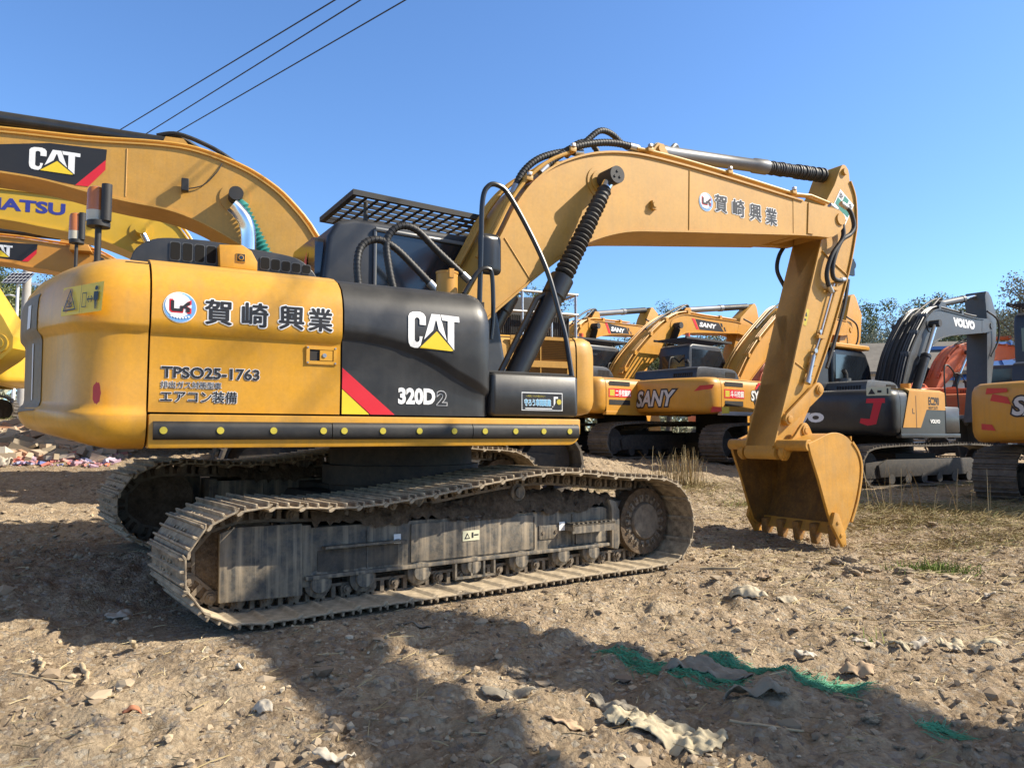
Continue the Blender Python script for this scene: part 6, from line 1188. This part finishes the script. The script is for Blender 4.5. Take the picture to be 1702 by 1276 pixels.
# utility pole, lamp with solar panel
zp = float(gh(-19.5,30.6)); ht = 10.9-zp; up_ = tag(empty('utility_pole', (-19.5,30.6,zp), R(38)), 'thick grey concrete utility pole at the far left', 'pole')
MB().cyl((0,0,0),(0,0,ht+.3),.19,18,.13).build('pole', CONC, up_); MB().bx(-.5,1.5,-.06,.06,ht-.34,ht-.22).build('crossarm', GALV, up_); MB().bx(-.8,.8,-.05,.05,5.6,5.7).build('crossarm', GALV, up_)
for x in (-.3,.72,1.25): MB().lathe((x,0,ht-.22),(x,0,ht+.1),[(0,.04),(.3,.07),(.5,.04),(.7,.06),(1,.03)],10).build('insulator', WHM, up_)
zl = float(gh(-19.4,29.9)); lp = tag(empty('street_lamp', (-19.4,29.9,zl)), 'white street lamp with a tilted solar panel on top, in front of the concrete pole', 'street lamp')
topz = 7.05-zl; MB().cyl((0,0,0),(0,0,topz),.07,12,.05).build('pole', WHM, lp)
pn = MB(); pn.add([(-.45,-.30,topz-.05),(.45,-.30,topz-.05),(.45,.30,topz+.45),(-.45,.30,topz+.45),(-.45,-.30,topz-.01),(.45,-.30,topz-.01),(.45,.30,topz+.49),(-.45,.30,topz+.49)],[(3,2,1,0),(4,5,6,7),(0,1,5,4),(1,2,6,5),(2,3,7,6),(3,0,4,7)]); po = pn.build('solar_panel', PV, lp)
lm = MB(); 
for k in range(7): x = -.45+.15*k; lm.add([(x-.008,-.30,topz-.003),(x+.008,-.30,topz-.003),(x+.008,.30,topz+.497),(x-.008,.30,topz+.497)],[(0,1,2,3)])
for k in range(4): f = k/3; lm.add([(-.45,-.30+.6*f-.008,topz-.003+.5*f),(.45,-.30+.6*f-.008,topz-.003+.5*f),(.45,-.30+.6*f+.008,topz+.011+.5*f),(-.45,-.30+.6*f+.008,topz+.011+.5*f)],[(0,1,2,3)])
lm.build('panel_grid', WHM, po)
ar = MB(); ar.tube(spl([(.05,0,topz-1.6),(.4,-.1,topz-1.2),(.5,-.2,topz-.9)],5),.03,8); ar.tube(spl([(0,0,topz-.5),(-.3,-.1,topz-.45),(-.5,-.15,topz-.55)],4),.03,8); ar.build('lamp_arm', WHM, lp)
MB().rbx(.42,.72,-.32,-.12,topz-1.95,topz-1.75,.04).build('camera', WHM, lp); MB().rbx(-.95,-.45,-.26,-.06,topz-.62,topz-.54,.03).build('lamp_head', WHM, lp)
WIRE = flat('wire_black', (.012,.012,.013), .6)
def wire(lab, p, q, sag):
    p = np.array(p); q = np.array(q); pts = [tuple(p+(q-p)*f-np.array((0,0,sag*4*f*(1-f)))) for f in np.linspace(0,1,30)]; return tag(MB().tube(pts,.017,5).build('power_line', WIRE, None, smooth=60), lab, 'power line', 'overhead power lines')
wire('upper of the three overhead wires crossing the top left', (-19.63,30.3,11.0), (19.32,-3.25,11.0), .02)
wire('middle of the three overhead wires crossing the top left', (-18.71,30.76,11.0), (19.39,-3.94,11.0), .02)
wire('lowest of the three overhead wires crossing the top left', (-18.41,31.24,11.0), (21.49,-4.66,11.0), .02)
# ------------------------------------------------------------------ light, camera
SUN = Vector((1.0, .0, .80)).normalized()
w = bpy.data.worlds.new('World'); scene.world = w; w.use_nodes = True; nt = w.node_tree; bg = nt.nodes['Background']
sky = nt.nodes.new('ShaderNodeTexSky'); sky.sky_type = 'NISHITA'; sky.sun_disc = False; sky.sun_elevation = math.asin(SUN.z); sky.sun_rotation = math.atan2(SUN.x, SUN.y); sky.altitude = 0; sky.air_density = 1.0; sky.dust_density = .5; sky.ozone_density = 1.6
tn = nt.nodes.new('ShaderNodeMix'); tn.data_type = 'RGBA'; tn.blend_type = 'MULTIPLY'; tn.inputs[0].default_value = 1; tn.inputs[7].default_value = (.64, .875, 1.16, 1)   # clear autumn air: a deeper blue
nt.links.new(sky.outputs[0], tn.inputs[6])
# neutral grey added overhead, out of view, to take blue out of the ambient light
tc = nt.nodes.new('ShaderNodeTexCoord'); sx = nt.nodes.new('ShaderNodeSeparateXYZ'); nt.links.new(tc.outputs['Generated'], sx.inputs[0])
mr = nt.nodes.new('ShaderNodeMapRange'); mr.interpolation_type = 'SMOOTHSTEP'; mr.inputs[1].default_value = .52; mr.inputs[2].default_value = .80; mr.inputs[3].default_value = 0; mr.inputs[4].default_value = .92; nt.links.new(sx.outputs[2], mr.inputs[0])
bw = nt.nodes.new('ShaderNodeRGBToBW'); nt.links.new(sky.outputs[0], bw.inputs[0]); vl = nt.nodes.new('ShaderNodeMix'); vl.data_type = 'RGBA'; vl.blend_type = 'MULTIPLY'; vl.inputs[0].default_value = 1; nt.links.new(bw.outputs[0], vl.inputs[6]); vl.inputs[7].default_value = (1.12, 1.0, .84, 1)
mx = nt.nodes.new('ShaderNodeMix'); mx.data_type = 'RGBA'; nt.links.new(mr.outputs[0], mx.inputs[0]); nt.links.new(tn.outputs[2], mx.inputs[6]); nt.links.new(vl.outputs[2], mx.inputs[7]); nt.links.new(mx.outputs[2], bg.inputs[0])
bg.inputs[1].default_value = .12
sl = bpy.data.lights.new('sun', 'SUN'); sl.energy = 5.0; sl.angle = R(.53); sl.color = (1, .90, .74); so = bpy.data.objects.new('sun', sl); COL.objects.link(so); so.rotation_euler = SUN.to_track_quat('Z', 'Y').to_euler(); so.location = (10, 0, 12)
cam = bpy.data.cameras.new('camera'); cam.sensor_width = 36; cam.lens = 36*1279/1702; cam.clip_end = 3000; cam.clip_start = .05
co = bpy.data.objects.new('camera', cam); COL.objects.link(co); co.location = (0, 0, 1.15); co.rotation_euler = (R(90+3.76), 0, 0); scene.camera = co
vs = scene.view_settings; vs.view_transform = 'Standard'; vs.look = 'None'; vs.gamma = 1; vs.exposure = .78
scene.cycles.max_bounces = 6; scene.cycles.use_denoising = True
